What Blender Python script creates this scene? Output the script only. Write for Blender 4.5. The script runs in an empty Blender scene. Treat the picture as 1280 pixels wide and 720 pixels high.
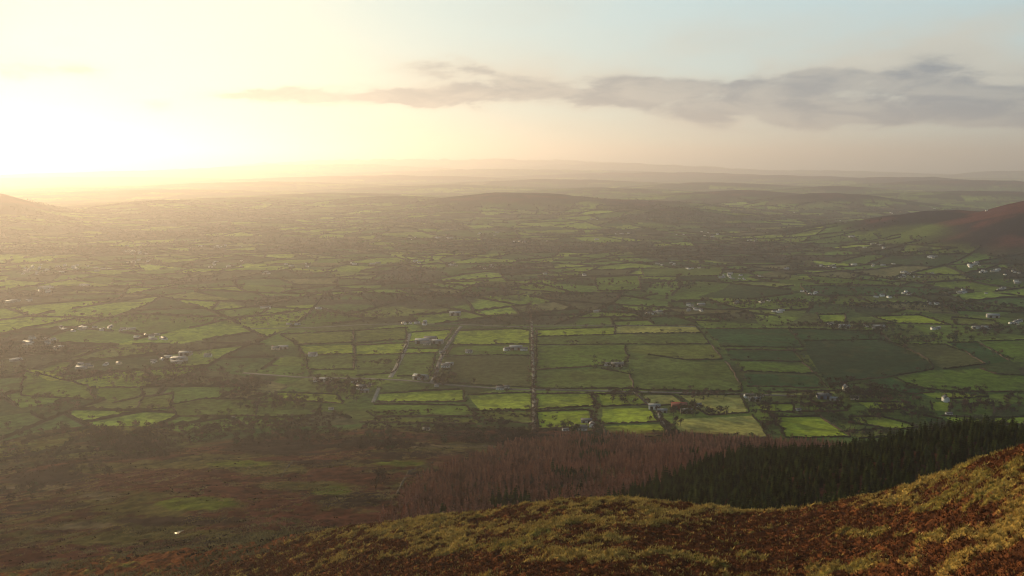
import bpy, math, random
import numpy as np
from mathutils import Vector

random.seed(7)
RNG = np.random.default_rng(7)
SC = bpy.context.scene
COL = SC.collection

# ------------------------------------------------------------------ camera
H = 330.0                 # camera height above the valley floor
F = 1108.0                # focal length in pixels of a 1280 px wide frame
PITCH = math.atan(156.0 / F)
cam = bpy.data.cameras.new("camera")
cam.sensor_width = 36.0
cam.lens = 36.0 * F / 1280.0
cam.clip_start = 1.0
cam.clip_end = 200000.0
camo = bpy.data.objects.new("camera", cam)
camo.location = (0, 0, H)
camo.rotation_euler = (math.pi / 2 - PITCH, 0, 0)
COL.objects.link(camo)
SC.camera = camo

# ------------------------------------------------------------------ light
SUN_AZ = math.radians(-35.0)      # from +Y, negative = to the left
SUN_EL = math.radians(7.5)
SUN_DIR = Vector((math.sin(SUN_AZ) * math.cos(SUN_EL), math.cos(SUN_AZ) * math.cos(SUN_EL), math.sin(SUN_EL)))
SUN_STRENGTH = 5.0
SKY_STRENGTH = 0.15
EXPOSURE = 0.52
HAZE_DENSITY = 7.8e-5
HAZE_G = 0.58
sl = bpy.data.lights.new("sun", 'SUN')
sl.energy = SUN_STRENGTH
sl.angle = math.radians(0.5)
sl.color = (1.0, 0.72, 0.37)
so = bpy.data.objects.new("sun", sl)
so.rotation_euler = SUN_DIR.to_track_quat('Z', 'Y').to_euler()
so.location = (0, 0, 2000)
COL.objects.link(so)

SC.view_settings.view_transform = 'Standard'
SC.view_settings.look = 'None'
SC.view_settings.exposure = EXPOSURE
SC.view_settings.gamma = 1.0
SC.view_settings.use_curve_mapping = False
SC.render.engine = 'CYCLES'
SC.cycles.use_denoising = True
try:
    SC.cycles.denoiser = 'OPENIMAGEDENOISE'
    SC.cycles.denoising_input_passes = 'RGB_ALBEDO_NORMAL'
except Exception:
    pass
SC.cycles.filter_width = 1.1
SC.cycles.max_bounces = 4
SC.cycles.diffuse_bounces = 2
SC.cycles.glossy_bounces = 2
SC.cycles.volume_bounces = 1
SC.cycles.sample_clamp_indirect = 4.0

def pix_dir(px, py):
    """unit-less ray direction of a pixel of the 1280 x 720 photograph"""
    px = np.asarray(px, float); py = np.asarray(py, float)
    u = (px - 640.0) / F
    v = (360.0 - py) / F
    c, s = math.cos(PITCH), math.sin(PITCH)
    return u, c + v * s, v * c - s

def project(x, y, z):
    c, s = math.cos(PITCH), math.sin(PITCH)
    dz = z - H
    fwd = y * c - dz * s
    up = y * s + dz * c
    fwd = np.where(fwd > 1.0, fwd, 1.0)
    return 640.0 + F * x / fwd, 360.0 - F * up / fwd

# ------------------------------------------------------------------ sky
class NT:
    def __init__(self, tree):
        self.t = tree
    def node(self, kind, **kw):
        n = self.t.nodes.new(kind)
        for k, v in kw.items():
            setattr(n, k, v)
        return n
    def link(self, a, b):
        self.t.links.new(a, b)
    def put(self, sock, v):
        if hasattr(v, "is_output") or isinstance(v, bpy.types.NodeSocket):
            self.t.links.new(v, sock)
        else:
            sock.default_value = v
    def math(self, op, a, b=0.0, c=0.0, clamp=False):
        n = self.node('ShaderNodeMath', operation=op, use_clamp=clamp)
        self.put(n.inputs[0], a); self.put(n.inputs[1], b)
        if op in ('MULTIPLY_ADD', 'SMOOTH_MIN', 'SMOOTH_MAX'):
            self.put(n.inputs[2], c)
        return n.outputs[0]
    def smooth(self, x, a, b, lo=0.0, hi=1.0):
        n = self.node('ShaderNodeMapRange', interpolation_type='SMOOTHSTEP')
        self.put(n.inputs[0], x)
        n.inputs[1].default_value = a; n.inputs[2].default_value = b
        n.inputs[3].default_value = lo; n.inputs[4].default_value = hi
        return n.outputs[0]
    def mix(self, f, a, b, blend='MIX'):
        n = self.node('ShaderNodeMix', data_type='RGBA', blend_type=blend, clamp_factor=True)
        self.put(n.inputs[0], f); self.put(n.inputs[6], a); self.put(n.inputs[7], b)
        return n.outputs[2]
    def noise(self, vec, scale, detail=4.0, rough=0.55, dist=0.0, out=0):
        n = self.node('ShaderNodeTexNoise')
        if vec is not None:
            self.link(vec, n.inputs['Vector'])
        n.inputs['Scale'].default_value = scale
        n.inputs['Detail'].default_value = detail
        n.inputs['Roughness'].default_value = rough
        n.inputs['Distortion'].default_value = dist
        return n.outputs[out]

def build_world():
    w = bpy.data.worlds.new("World")
    SC.world = w
    w.use_nodes = True
    t = w.node_tree
    t.nodes.clear()
    N = NT(t)
    out = N.node('ShaderNodeOutputWorld')
    bg = N.node('ShaderNodeBackground')
    bg.inputs[1].default_value = SKY_STRENGTH
    N.link(bg.outputs[0], out.inputs[0])
    tc = N.node('ShaderNodeTexCoord')
    sep = N.node('ShaderNodeSeparateXYZ')
    N.link(tc.outputs['Generated'], sep.inputs[0])
    zc = N.math('MAXIMUM', sep.outputs[2], 0.002)
    comb = N.node('ShaderNodeCombineXYZ')
    N.link(sep.outputs[0], comb.inputs[0]); N.link(sep.outputs[1], comb.inputs[1]); N.link(zc, comb.inputs[2])
    sky = N.node('ShaderNodeTexSky', sky_type='NISHITA')
    sky.sun_disc = False
    sky.sun_elevation = SUN_EL
    sky.sun_rotation = SUN_AZ % (2 * math.pi)
    sky.altitude = 300
    sky.air_density = 1.0
    sky.dust_density = 2.0
    sky.ozone_density = 1.5
    N.link(comb.outputs[0], sky.inputs[0])
    # direction as azimuth / elevation
    az = N.math('ARCTAN2', sep.outputs[0], sep.outputs[1])
    el = N.math('ARCSINE', sep.outputs[2])
    # angle from the sun
    dp = N.node('ShaderNodeVectorMath', operation='DOT_PRODUCT')
    N.link(tc.outputs['Generated'], dp.inputs[0]); dp.inputs[1].default_value = SUN_DIR
    ang = N.math('ARCCOSINE', N.math('MINIMUM', dp.outputs['Value'], 0.999999))
    # bright aureole of the veiled sun (thin cloud and dust in front of it)
    g1 = N.math('EXPONENT', N.math('MULTIPLY', ang, -1 / 0.10))
    g2 = N.math('EXPONENT', N.math('MULTIPLY', ang, -1 / 0.42))
    aur = N.mix(1.0, (0, 0, 0, 1), (0, 0, 0, 1))
    def scaled(f, colr):
        n = N.node('ShaderNodeVectorMath', operation='SCALE')
        n.inputs[0].default_value = colr
        N.put(n.inputs['Scale'], f)
        return n.outputs[0]
    def vadd(a, b):
        n = N.node('ShaderNodeVectorMath', operation='ADD')
        N.link(a, n.inputs[0]); N.link(b, n.inputs[1])
        return n.outputs[0]
    pale = scaled(1.0, SKY_PALE)
    skyn = N.node('ShaderNodeVectorMath', operation='SCALE')
    N.link(sky.outputs[0], skyn.inputs[0]); skyn.inputs['Scale'].default_value = SKY_N
    base = vadd(skyn.outputs[0], pale)
    base = vadd(base, scaled(g1, AUR1))
    base = vadd(base, scaled(g2, AUR2))
    # warm belt low over the horizon
    low = N.math('EXPONENT', N.math('MULTIPLY', N.math('MAXIMUM', el, 0.0), -1 / 0.07))
    base = vadd(base, scaled(low, LOWBELT))
    # the sky is paler low down and on the sun's side, deeper overhead and behind
    up_ = N.smooth(el, math.radians(14), math.radians(60), 1.0, SKY_ZENITH)
    bk_ = N.smooth(ang, math.radians(60), math.radians(130), 1.0, SKY_BACK)
    dm = N.node('ShaderNodeVectorMath', operation='SCALE')
    N.link(base, dm.inputs[0]); N.put(dm.inputs['Scale'], N.math('MULTIPLY', up_, bk_))
    base = dm.outputs[0]
    # clouds: soft banks at the places they hang, ragged by noise
    stretch = N.node('ShaderNodeCombineXYZ')
    N.link(N.math('MULTIPLY', az, 1.0), stretch.inputs[0])
    N.link(N.math('MULTIPLY', el, 3.2), stretch.inputs[1])
    warp = N.noise(stretch.outputs[0], 9.0, 5.0, 0.6, 0.3, out=1)
    ws = N.node('ShaderNodeSeparateColor')
    N.link(warp, ws.inputs[0])
    azw = N.math('ADD', az, N.math('MULTIPLY', N.math('SUBTRACT', ws.outputs[0], 0.5), 0.09))
    elw = N.math('ADD', el, N.math('MULTIPLY', N.math('SUBTRACT', ws.outputs[1], 0.5), 0.034))
    det = N.noise(stretch.outputs[0], 11.0, 5.0, 0.50, 0.2)
    total = None
    for (cx, cy, rx, ry, s) in CLOUDS:
        dx, dy, dz = pix_dir(cx, cy)
        a0 = math.atan2(float(dx), float(dy))
        e0 = math.atan2(float(dz), math.hypot(float(dx), float(dy)))
        u = N.math('MULTIPLY', N.math('SUBTRACT', azw, a0), F / rx)
        v = N.math('MULTIPLY', N.math('SUBTRACT', elw, e0), F / ry)
        q = N.math('ADD', N.math('MULTIPLY', u, u), N.math('MULTIPLY', v, v))
        m = N.math('MULTIPLY', N.math('EXPONENT', N.math('MULTIPLY', q, -1.0)), s)
        total = m if total is None else N.math('ADD', total, m)
    soft = N.noise(stretch.outputs[0], 5.0, 4.0, 0.55, 0.2)
    veil = None
    for (cx, cy, rx, ry, s) in VEILS:
        dx, dy, dz = pix_dir(cx, cy)
        a0 = math.atan2(float(dx), float(dy)); e0 = math.atan2(float(dz), math.hypot(float(dx), float(dy)))
        u = N.math('MULTIPLY', N.math('SUBTRACT', azw, a0), F / rx); v = N.math('MULTIPLY', N.math('SUBTRACT', elw, e0), F / ry)
        m = N.math('MULTIPLY', N.math('EXPONENT', N.math('MULTIPLY', N.math('ADD', N.math('MULTIPLY', u, u), N.math('MULTIPLY', v, v)), -1.0)), s)
        veil = m if veil is None else N.math('ADD', veil, m)
    veil = N.math('MULTIPLY', veil, N.smooth(soft, 0.30, 0.70, 0.25, 1.3), clamp=True)
    dens = N.math('MULTIPLY', total, N.smooth(det, 0.25, 0.75, 0.30, 1.40))
    dens = N.smooth(dens, 0.02, 0.85)
    # cloud body: warm thin edges, blue-grey thick parts, brighter near the sun
    thick = N.smooth(dens, 0.35, 0.95)
    cthin = N.mix(0.0, CL_THIN, CL_THIN)
    puff = N.noise(stretch.outputs[0], 15.0, 5.0, 0.6, 0.5)
    thick = N.math('MULTIPLY', thick, N.smooth(puff, 0.35, 0.65, 0.45, 1.0))
    ccol = N.mix(thick, CL_THIN, CL_THICK)
    gl = vadd(scaled(g1, CL_AUR1), scaled(g2, CL_AUR2))
    ccol2 = vadd(ccol, gl)
    base = N.mix(N.math('MULTIPLY', veil, 0.8), base, vadd(N.mix(0.0, VEIL_C, VEIL_C), gl))
    final = N.mix(N.math('MULTIPLY', dens, 0.96), base, ccol2)
    N.link(final, bg.inputs[0])
    w.cycles.sampling_method = 'MANUAL'
    w.cycles.sample_map_resolution = 512

# values are radiance divided by SKY_STRENGTH
k = 1.0 / SKY_STRENGTH
SKY_ZENITH = 0.42
SKY_BACK = 0.32
SKY_N = 0.04
SKY_PALE = (0.325 * k, 0.47 * k, 0.535 * k)
AUR1 = (-0.20 * k, -0.18 * k, -0.30 * k)
AUR2 = (0.30 * k, 0.18 * k, -0.08 * k)
LOWBELT = (0.05 * k, 0.01 * k, -0.13 * k)
CL_THIN = (0.35 * k, 0.365 * k, 0.34 * k, 1)
CL_THICK = (0.115 * k, 0.17 * k, 0.225 * k, 1)
CL_AUR1 = (-0.15 * k, -0.15 * k, -0.15 * k)
CL_AUR2 = (0.25 * k, 0.17 * k, 0.05 * k)
VEIL_C = (0.42 * k, 0.41 * k, 0.36 * k, 1)
VEILS = [(1150, 105, 230, 45, .75), (900, 95, 160, 34, .6), (720, 95, 130, 28, .5), (1240, 70, 120, 40, .5), (560, 95, 130, 26, .5), (1000, 150, 260, 22, .5), (330, 120, 200, 14, .4), (60, 90, 90, 22, .5),
         (880, 45, 110, 34, .3), (1100, 35, 120, 34, .3), (660, 20, 90, 40, .25), (1150, 182, 240, 14, .4), (760, 160, 240, 12, .25), (160, 135, 110, 14, .4), (1270, 10, 120, 30, .3)]
CLOUDS = [(700, 112, 60, 18, .5), (480, 125, 70, 8, .6), (360, 116, 60, 9, .55), (610, 118, 60, 12, .5), (830, 120, 70, 18, .6), (1240, 150, 80, 14, .6), (1190, 120, 120, 20, .4), (1000, 135, 100, 18, .45),
    (20, 84, 60, 12, .6),
    (1090, 128, 190, 24, 0.70), (1160, 149, 150, 11, 0.75), (960, 118, 95, 24, 0.55), (870, 108, 60, 16, 0.55),
    (745, 119, 62, 11, 0.85), (770, 100, 120, 22, 0.35), (545, 121, 70, 12, 1.0), (420, 118, 150, 10, 0.6),
    (300, 118, 50, 7, 0.4), (555, 84, 60, 17, 0.7), (620, 94, 60, 12, 0.4), (45, 88, 50, 10, 0.65), (150, 146, 22, 5, 0.55),
    (185, 126, 36, 5, 0.45), (212, 134, 20, 5, 0.45), (505, 162, 40, 3, 0.4), (1240, 85, 90, 28, 0.42), (1150, 92, 100, 22, 0.35),
    (1050, 95, 90, 18, 0.35), (1240, 178, 110, 10, 0.30), (950, 165, 220, 9, 0.22), (660, 8, 60, 20, 0.2), (885, 50, 60, 26, 0.22),
    (1110, 40, 60, 22, 0.16), (1260, 10, 90, 20, 0.18), (100, 50, 40, 9, 0.25), (1020, 150, 130, 10, 0.35), (900, 140, 150, 8, 0.30),
]
build_world()

# ------------------------------------------------------------------ noise
def _hash(ix, iy, seed):
    h = (ix.astype(np.int64) * 374761393 + iy.astype(np.int64) * 668265263 + seed * 974711) & 0xFFFFFFFF
    h = ((h ^ (h >> 13)) * 1274126177) & 0xFFFFFFFF
    h = (h ^ (h >> 16)) & 0xFFFFFFFF
    return h.astype(np.float64) / 4294967295.0

def vnoise(x, y, seed=0):
    x = np.asarray(x, float); y = np.asarray(y, float)
    ix = np.floor(x); iy = np.floor(y)
    fx = x - ix; fy = y - iy
    fx = fx * fx * fx * (fx * (fx * 6 - 15) + 10); fy = fy * fy * fy * (fy * (fy * 6 - 15) + 10)
    a = _hash(ix, iy, seed); b = _hash(ix + 1, iy, seed)
    c = _hash(ix, iy + 1, seed); d = _hash(ix + 1, iy + 1, seed)
    return (a + (b - a) * fx) * (1 - fy) + (c + (d - c) * fx) * fy      # 0..1

def fbm(x, y, seed=0, octv=4, gain=0.5):
    s = 0.0; a = 1.0; n = 0.0
    for i in range(octv):
        s = s + a * vnoise(x, y, seed + 17 * i); n += a
        x, y = 1.9 * x + 0.55 * y + 3.1, 1.9 * y - 0.55 * x + 7.7
        a *= gain
    return s / n

def sstep(x, a, b):
    t = np.clip((x - a) / (b - a), 0, 1)
    return t * t * (3 - 2 * t)

# ------------------------------------------------------------------ terrain height
R_EARTH = 6371000.0
def tanpix(px, py):
    dx, dy, dz = pix_dir(px, py)
    return -dz / np.hypot(dx, dy), np.arctan2(dx, dy)

def sstep0(x, a, b):
    return np.clip((x - a) / (b - a), 0, 1)
CREST = np.array([  # pixel x, pixel y, horizontal distance, near slope
    (-400, 760, 470, .16), (-50, 722, 440, .20), (60, 708, 420, .20), (200, 690, 395, .20), (330, 675, 360, .20), (440, 657, 320, .19),
    (520, 650, 300, .18), (585, 641, 288, .17), (640, 631, 280, .17), (700, 623, 274, .17), (770, 621, 270, .17), (850, 626, 267, .16),
    (930, 636, 264, .15), (990, 633, 261, .14), (1047, 625, 257, .12), (1100, 611, 252, .10), (1172, 589, 244, .07),
    (1222, 568, 238, .05), (1280, 549, 230, .02), (1450, 500, 215, .0), (1700, 470, 205, .0)], float)
_ct, _ca = tanpix(CREST[:, 0], CREST[:, 1])
_cz = H - CREST[:, 2] * _ct - 2.4 - 1.6 * sstep0(CREST[:, 0], 1050, 1280)

HILLS = []   # az, r, sigma_az(m across), sigma_r(m), amplitude, flat exponent
def hill(px, py, r, wpx, depth, p=2.0):
    t, a = tanpix(px, py)
    z = H - r * float(t) + r * r / (2 * R_EARTH)
    HILLS.append((float(a), r, wpx / F * r, depth, z, p))
hill(-70, 236, 6200, 75, 900)
hill(200, 253, 6800, 80, 900)
hill(300, 248, 7400, 90, 800)
hill(420, 243, 8200, 120, 900)
hill(650, 242, 6400, 120, 600)
hill(770, 250, 6100, 110, 500)
hill(500, 247, 6900, 110, 600)
hill(830, 261, 5300, 100, 450)
hill(930, 240, 8000, 110, 900)
hill(1040, 243, 7200, 80, 600)
hill(760, 236, 9500, 120, 900)
hill(1340, 252, 3800, 120, 560)
hill(1200, 266, 4150, 115, 450)
hill(1120, 283, 4500, 90, 400)
hill(1240, 240, 9000, 120, 900)
for _h in ((560, 200, 34000, 240, 2600, 4), (760, 205, 30000, 170, 2200), (400, 206, 26000, 190, 2000), (1000, 213, 31000, 120, 2000), (1290, 214, 30000, 60, 2000, 4), (640, 212, 22000, 220, 1500),
           (820, 216, 19000, 160, 1200), (250, 213, 23000, 200, 1800), (980, 220, 17500, 110, 1000), (480, 220, 16500, 170, 1000), (1130, 222, 15500, 90, 900), (700, 225, 13500, 130, 800),
           (1220, 226, 12800, 110, 800), (900, 229, 11600, 100, 700), (330, 228, 13000, 130, 800), (100, 222, 18000, 160, 1200), (560, 232, 11200, 110, 700), (200, 238, 10300, 120, 700), (1050, 233, 10200, 70, 600)):
    hill(*_h)

def hills_only(x, y):
    z = np.zeros_like(x)
    for (a, r, sx, sr, amp, p) in HILLS:
        ux = x * math.cos(a) - y * math.sin(a)
        uy = x * math.sin(a) + y * math.cos(a) - r
        q = np.abs(ux / (sx * 1.25)) ** p + np.abs(uy / (sr * 1.25)) ** 2
        z = np.maximum(z, amp * np.exp(-q))
    return z

def terrain(x, y, fine=False):
    x = np.asarray(x, float); y = np.asarray(y, float)
    r = np.hypot(x, y); az = np.arctan2(x, y)
    # valley floor with low drumlins
    far = sstep(r, 900, 1700)
    zp = (fbm(x / 700, y / 700, 3, 3) - 0.5) * 34 * far + (fbm(x / 190, y / 190, 5, 2) - 0.5) * 7 * sstep(r, 850, 1200)
    zp += (fbm(x / 2600, y / 2600, 9, 3) - 0.45) * 90 * sstep(r, 4200, 9000)
    hz = hills_only(x, y)
    hz = hz * (0.80 + 0.40 * fbm(x / 420, y / 420, 21, 5, .55)) * 1.0
    zp = np.maximum(zp, hz) + 0.12 * np.minimum(hz, 60)
    # open hillside below the camera
    zs = np.interp(r, [0, 200, 350, 500, 700, 900, 1050, 1200, 1400], [232, 205, 165, 125, 80, 35, 12, 2, 0])
    zs = zs + (fbm(x / 130, y / 130, 31, 3) - 0.5) * 16 * sstep(r, 300, 460) * (1 - sstep(r, 950, 1150))
    zs = zs + 40 * sstep(az, math.radians(4), math.radians(26)) * np.exp(-((r - 600) / 190) ** 2)
    z = zs + zp
    zs = zs + 30 * sstep(az, math.radians(21), math.radians(30)) * np.exp(-((r - 760) / 210) ** 2)
    z = zs + zp
    # the spur in front
    rc = np.interp(az, _ca, CREST[:, 2]); zc = np.interp(az, _ca, _cz); m = np.interp(az, _ca, CREST[:, 3])
    t = r - rc
    drop = np.where(t > 0, m * t + np.where(t < 16, (0.62 - m) / 32 * t * t, (0.62 - m) * (t - 8)), m * t)
    zsp = zc - drop
    zsp = zsp + (fbm(x / 38, y / 38, 41, 3) - 0.5) * 2.6
    kk = 3.0
    hh = np.clip(0.5 + 0.5 * (zsp - z) / kk, 0, 1)
    z = z * (1 - hh) + zsp * hh + kk * hh * (1 - hh)
    # mountain behind the camera
    z = z + np.maximum(0, -y) * 0.35
    z = np.minimum(z, 900)
    return z - r * r / (2 * R_EARTH)

_rr = np.concatenate([np.linspace(120, 1400, 230), np.geomspace(1405, 45000, 400)])
def hit(px, py):
    """first point of the terrain a pixel's ray meets -> x, y, z arrays (nan where it meets none)"""
    px = np.atleast_1d(np.asarray(px, float)); py = np.atleast_1d(np.asarray(py, float))
    dx, dy, dz = pix_dir(px, py)
    hh = np.hypot(dx, dy); ux, uy, uz = dx / hh, dy / hh, dz / hh
    ox = np.full(px.shape, np.nan); oy = ox.copy()
    for s in range(0, len(px), 2000):
        sl_ = slice(s, s + 2000)
        X = ux[sl_, None] * _rr; Y = uy[sl_, None] * _rr
        D = H + uz[sl_, None] * _rr - terrain(X, Y)
        below = D < 0
        has = below.any(1); j = below.argmax(1); j = np.maximum(j, 1)
        lo = _rr[j - 1].copy(); hi = _rr[j].copy()
        for _ in range(14):
            mid = (lo + hi) / 2
            b = (H + uz[sl_] * mid - terrain(ux[sl_] * mid, uy[sl_] * mid)) < 0
            hi = np.where(b, mid, hi); lo = np.where(b, lo, mid)
        rr = np.where(has, hi, np.nan)
        ox[sl_] = ux[sl_] * rr; oy[sl_] = uy[sl_] * rr
    return ox, oy, terrain(ox, oy)

def visible(x, y, z):
    """True where the terrain does not hide the point from the camera"""
    x = np.asarray(x, float); y = np.asarray(y, float); z = np.asarray(z, float)
    out = np.zeros(len(x), bool)
    f = np.linspace(0.03, 0.985, 120)
    for s in range(0, len(x), 4000):
        sl_ = slice(s, s + 4000)
        X = x[sl_, None] * f; Y = y[sl_, None] * f
        Z = H + (z[sl_, None] - H) * f
        out[sl_] = ((Z - terrain(X, Y)) > -0.4).all(1)
    px, py = project(x, y, z)
    return out & (px > -8) & (px < 1288) & (py < 728) & (y > 0)

def in_poly(x, y, poly):
    inside = np.zeros(x.shape, bool)
    n = len(poly)
    for i in range(n):
        x1, y1 = poly[i]; x2, y2 = poly[(i + 1) % n]
        if y1 == y2:
            continue
        c = ((y1 > y) != (y2 > y)) & (x < (x2 - x1) * (y - y1) / (y2 - y1) + x1)
        inside ^= c
    return inside

# ------------------------------------------------------------------ traced fields (pixel outlines of the photograph)
LIME = (0.205, 0.250, 0.033); GREEN = (0.088, 0.136, 0.024); DARK = (0.030, 0.072, 0.026); VDARK = (0.024, 0.048, 0.022)  # lime and dark greens: crop colours with sunlit bands and cloud shadow painted in
OLIVE = (0.115, 0.132, 0.032); TAN = (0.29, 0.27, 0.080); DULL = (0.092, 0.124, 0.032); BROWNG = (0.078, 0.084, 0.034)
BRIGHT = (0.245, 0.300, 0.032)
FIELDS = [
 (TAN, [(770,408),(868,407),(876,416),(770,417)]), (LIME, [(672,413),(769,409),(769,418),(672,421)]),
 (DULL, [(672,422),(876,417),(887,430),(672,431)]), (GREEN, [(672,433),(780,432),(784,452),(750,457),(672,462)]),
 (DULL, [(672,464),(750,461),(787,468),(790,486),(668,485)]), (OLIVE, [(783,432),(888,431),(903,449),(860,450),(810,443),(783,440)]),
 (DULL, [(784,443),(810,445),(860,452),(905,452),(925,480),(926,489),(792,487),(787,465)]),
 (DARK, [(882,411),(984,411),(1004,434),(903,433)]), (GREEN, [(905,434),(1004,435),(1006,438),(907,437)]),
 (DARK, [(907,438),(990,439),(1003,452),(915,450)]), (GREEN, [(918,452),(1004,454),(1018,467),(930,464)]),
 (DARK, [(930,467),(1020,470),(1034,485),(936,483)]),
 (VDARK, [(1006,426),(1100,425),(1130,433),(1160,450),(1165,461),(1110,471),(1065,475),(1038,484),(1022,462),(1008,440)]),
 (DARK, [(986,411),(1098,414),(1112,427),(1004,425)]), (BROWNG, [(1118,430),(1180,431),(1205,440),(1230,455),(1180,461),(1166,455),(1140,440)]),
 (DARK, [(1186,429),(1222,428),(1262,451),(1234,455),(1207,440)]), (GREEN, [(1226,427),(1290,425),(1292,452),(1266,452)]),
 (GREEN, [(1120,472),(1160,463),(1225,461),(1245,468),(1292,470),(1292,489),(1200,490),(1150,485)]),
 (DARK, [(1076,476),(1112,473),(1150,486),(1165,490),(1135,492),(1090,482)]), (LIME, [(1150,491),(1200,491),(1232,496),(1172,499)]),
 (TAN, [(960,491),(1043,489),(1045,492),(960,495)]), (LIME, [(948,506),(990,505),(990,515),(950,514)]),
 (GREEN, [(1000,505),(1050,504),(1058,513),(1002,514)]), (LIME, [(1074,503),(1130,503),(1132,511),(1088,512)]),
 (LIME, [(1165,503),(1186,503),(1186,514),(1167,513)]), (GREEN, [(1214,505),(1242,505),(1242,520),(1216,517)]),
 (BRIGHT, [(968,522),(1025,521),(1060,546),(984,547)]), (LIME, [(1064,522),(1100,521),(1150,534),(1120,537),(1068,529)]),
 (OLIVE, [(1054,540),(1110,536),(1125,545),(1075,548)]), (BRIGHT, [(1180,521),(1222,522),(1226,530),(1202,533)]),
 (BRIGHT, [(1236,523),(1292,521),(1292,530),(1240,531)]), (DARK, [(1156,521),(1178,525),(1190,533),(1162,532)]),
 (LIME, [(670,493),(740,492),(742,507),(672,512)]), (BRIGHT, [(672,515),(736,513),(738,533),(675,537)]),
 (LIME, [(748,493),(795,493),(808,506),(754,508)]), (BRIGHT, [(753,511),(811,510),(822,527),(752,530)]),
 (BRIGHT, [(752,533),(824,530),(841,546),(765,546)]), (TAN, [(803,493),(840,494),(853,504),(813,508)]),
 (TAN, [(850,494),(926,494),(934,516),(885,519),(866,505)]), (TAN, [(842,524),(941,520),(962,548),(853,548)]),
 (LIME, [(475,492),(578,487),(579,502),(472,502)]), (GREEN, [(468,506),(582,507),(592,520),(472,521),(460,514)]),
 (OLIVE, [(455,523),(590,523),(600,527),(594,530),(450,528)]), (LIME, [(586,494),(663,491),(664,512),(601,514),(590,501)]),
 (OLIVE, [(602,516),(664,515),(664,530),(608,525)]), (OLIVE, [(592,536),(662,539),(655,547),(545,543)]),
 (OLIVE, [(352,418),(440,414),(440,428),(372,431)]), (LIME, [(375,433),(441,431),(441,442),(382,444)]),
 (DULL, [(384,446),(441,445),(441,462),(385,462)]), (OLIVE, [(445,414),(507,410),(505,424),(446,429)]),
 (LIME, [(446,432),(508,429),(502,442),(446,444)]), (DULL, [(446,447),(500,445),(492,466),(446,470)]),
 (LIME, [(515,416),(565,412),(556,425),(512,427)]), (LIME, [(509,436),(548,436),(545,441),(506,442)]),
 (DULL, [(505,444),(543,443),(537,470),(496,470)]), (LIME, [(574,414),(640,411),(661,413),(661,430),(566,431)]),
 (BROWNG, [(556,446),(620,444),(661,446),(663,484),(545,478)]), (GREEN, [(566,433),(661,432),(661,443),(560,443)]),
 (LIME, [(345,491),(420,493),(426,504),(350,500)]), (DULL, [(322,500),(400,506),(392,520),(322,522)]),
 (DULL, [(216,506),(255,499),(319,500),(319,520),(222,520)]), (GREEN, [(30,464),(108,482),(118,500),(28,494)]),
 (LIME, [(32,461),(58,464),(86,475),(60,476)]), (GREEN, [(125,485),(175,485),(176,496),(140,503),(120,493)]),
 (OLIVE, [(181,497),(214,493),(214,510),(170,512)]),
 (BRIGHT, [(1092,396),(1150,394),(1186,406),(1120,404)]), (LIME, [(1022,394),(1056,393),(1056,403),(1028,404)]),
 (DULL, [(1060,397),(1090,396),(1116,405),(1062,404)]), (OLIVE, [(1190,397),(1240,401),(1250,408),(1196,406)]),
 (GREEN, [(744,347),(798,345),(800,363),(748,364)]), (DULL, [(802,336),(905,334),(900,345),(806,346)]),
 (GREEN, [(1010,345),(1105,352),(1118,357),(1024,355)]), (DARK, [(1002,358),(1120,358),(1190,363),(1150,370),(1010,369)]),
]
REGION = [(345,411),(440,404),(660,406),(880,405),(1020,390),(1295,392),(1295,552),(640,552),(445,549),(440,520),(345,510)]

def hit_poly(pts, sub=0):
    p = np.array(pts, float)
    if sub:
        q = []
        for a, b in zip(p, np.roll(p, -1, 0)):
            for i in range(sub):
                q.append(a + (b - a) * i / sub)
        p = np.array(q)
    x, y, z = hit(p[:, 0], p[:, 1])
    ok = ~np.isnan(x)
    return np.stack([x[ok], y[ok]], 1)

FPOLY = [hit_poly(p, 3) for _, p in FIELDS]
REGW = hit_poly(REGION, 4)

# ------------------------------------------------------------------ patchwork of far fields (recursive splitting)
def warpxy(x, y):
    wx = (fbm(x / 520, y / 520, 71, 2) - 0.5) * 210
    wy = (fbm(x / 520, y / 520, 73, 2) - 0.5) * 210
    return x + wx, y + wy

def unwarp(X, Y):
    x, y = X.copy(), Y.copy()
    for _ in range(4):
        wx, wy = warpxy(x, y)
        x = x + (X - wx); y = y + (Y - wy)
    return x, y

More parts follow.
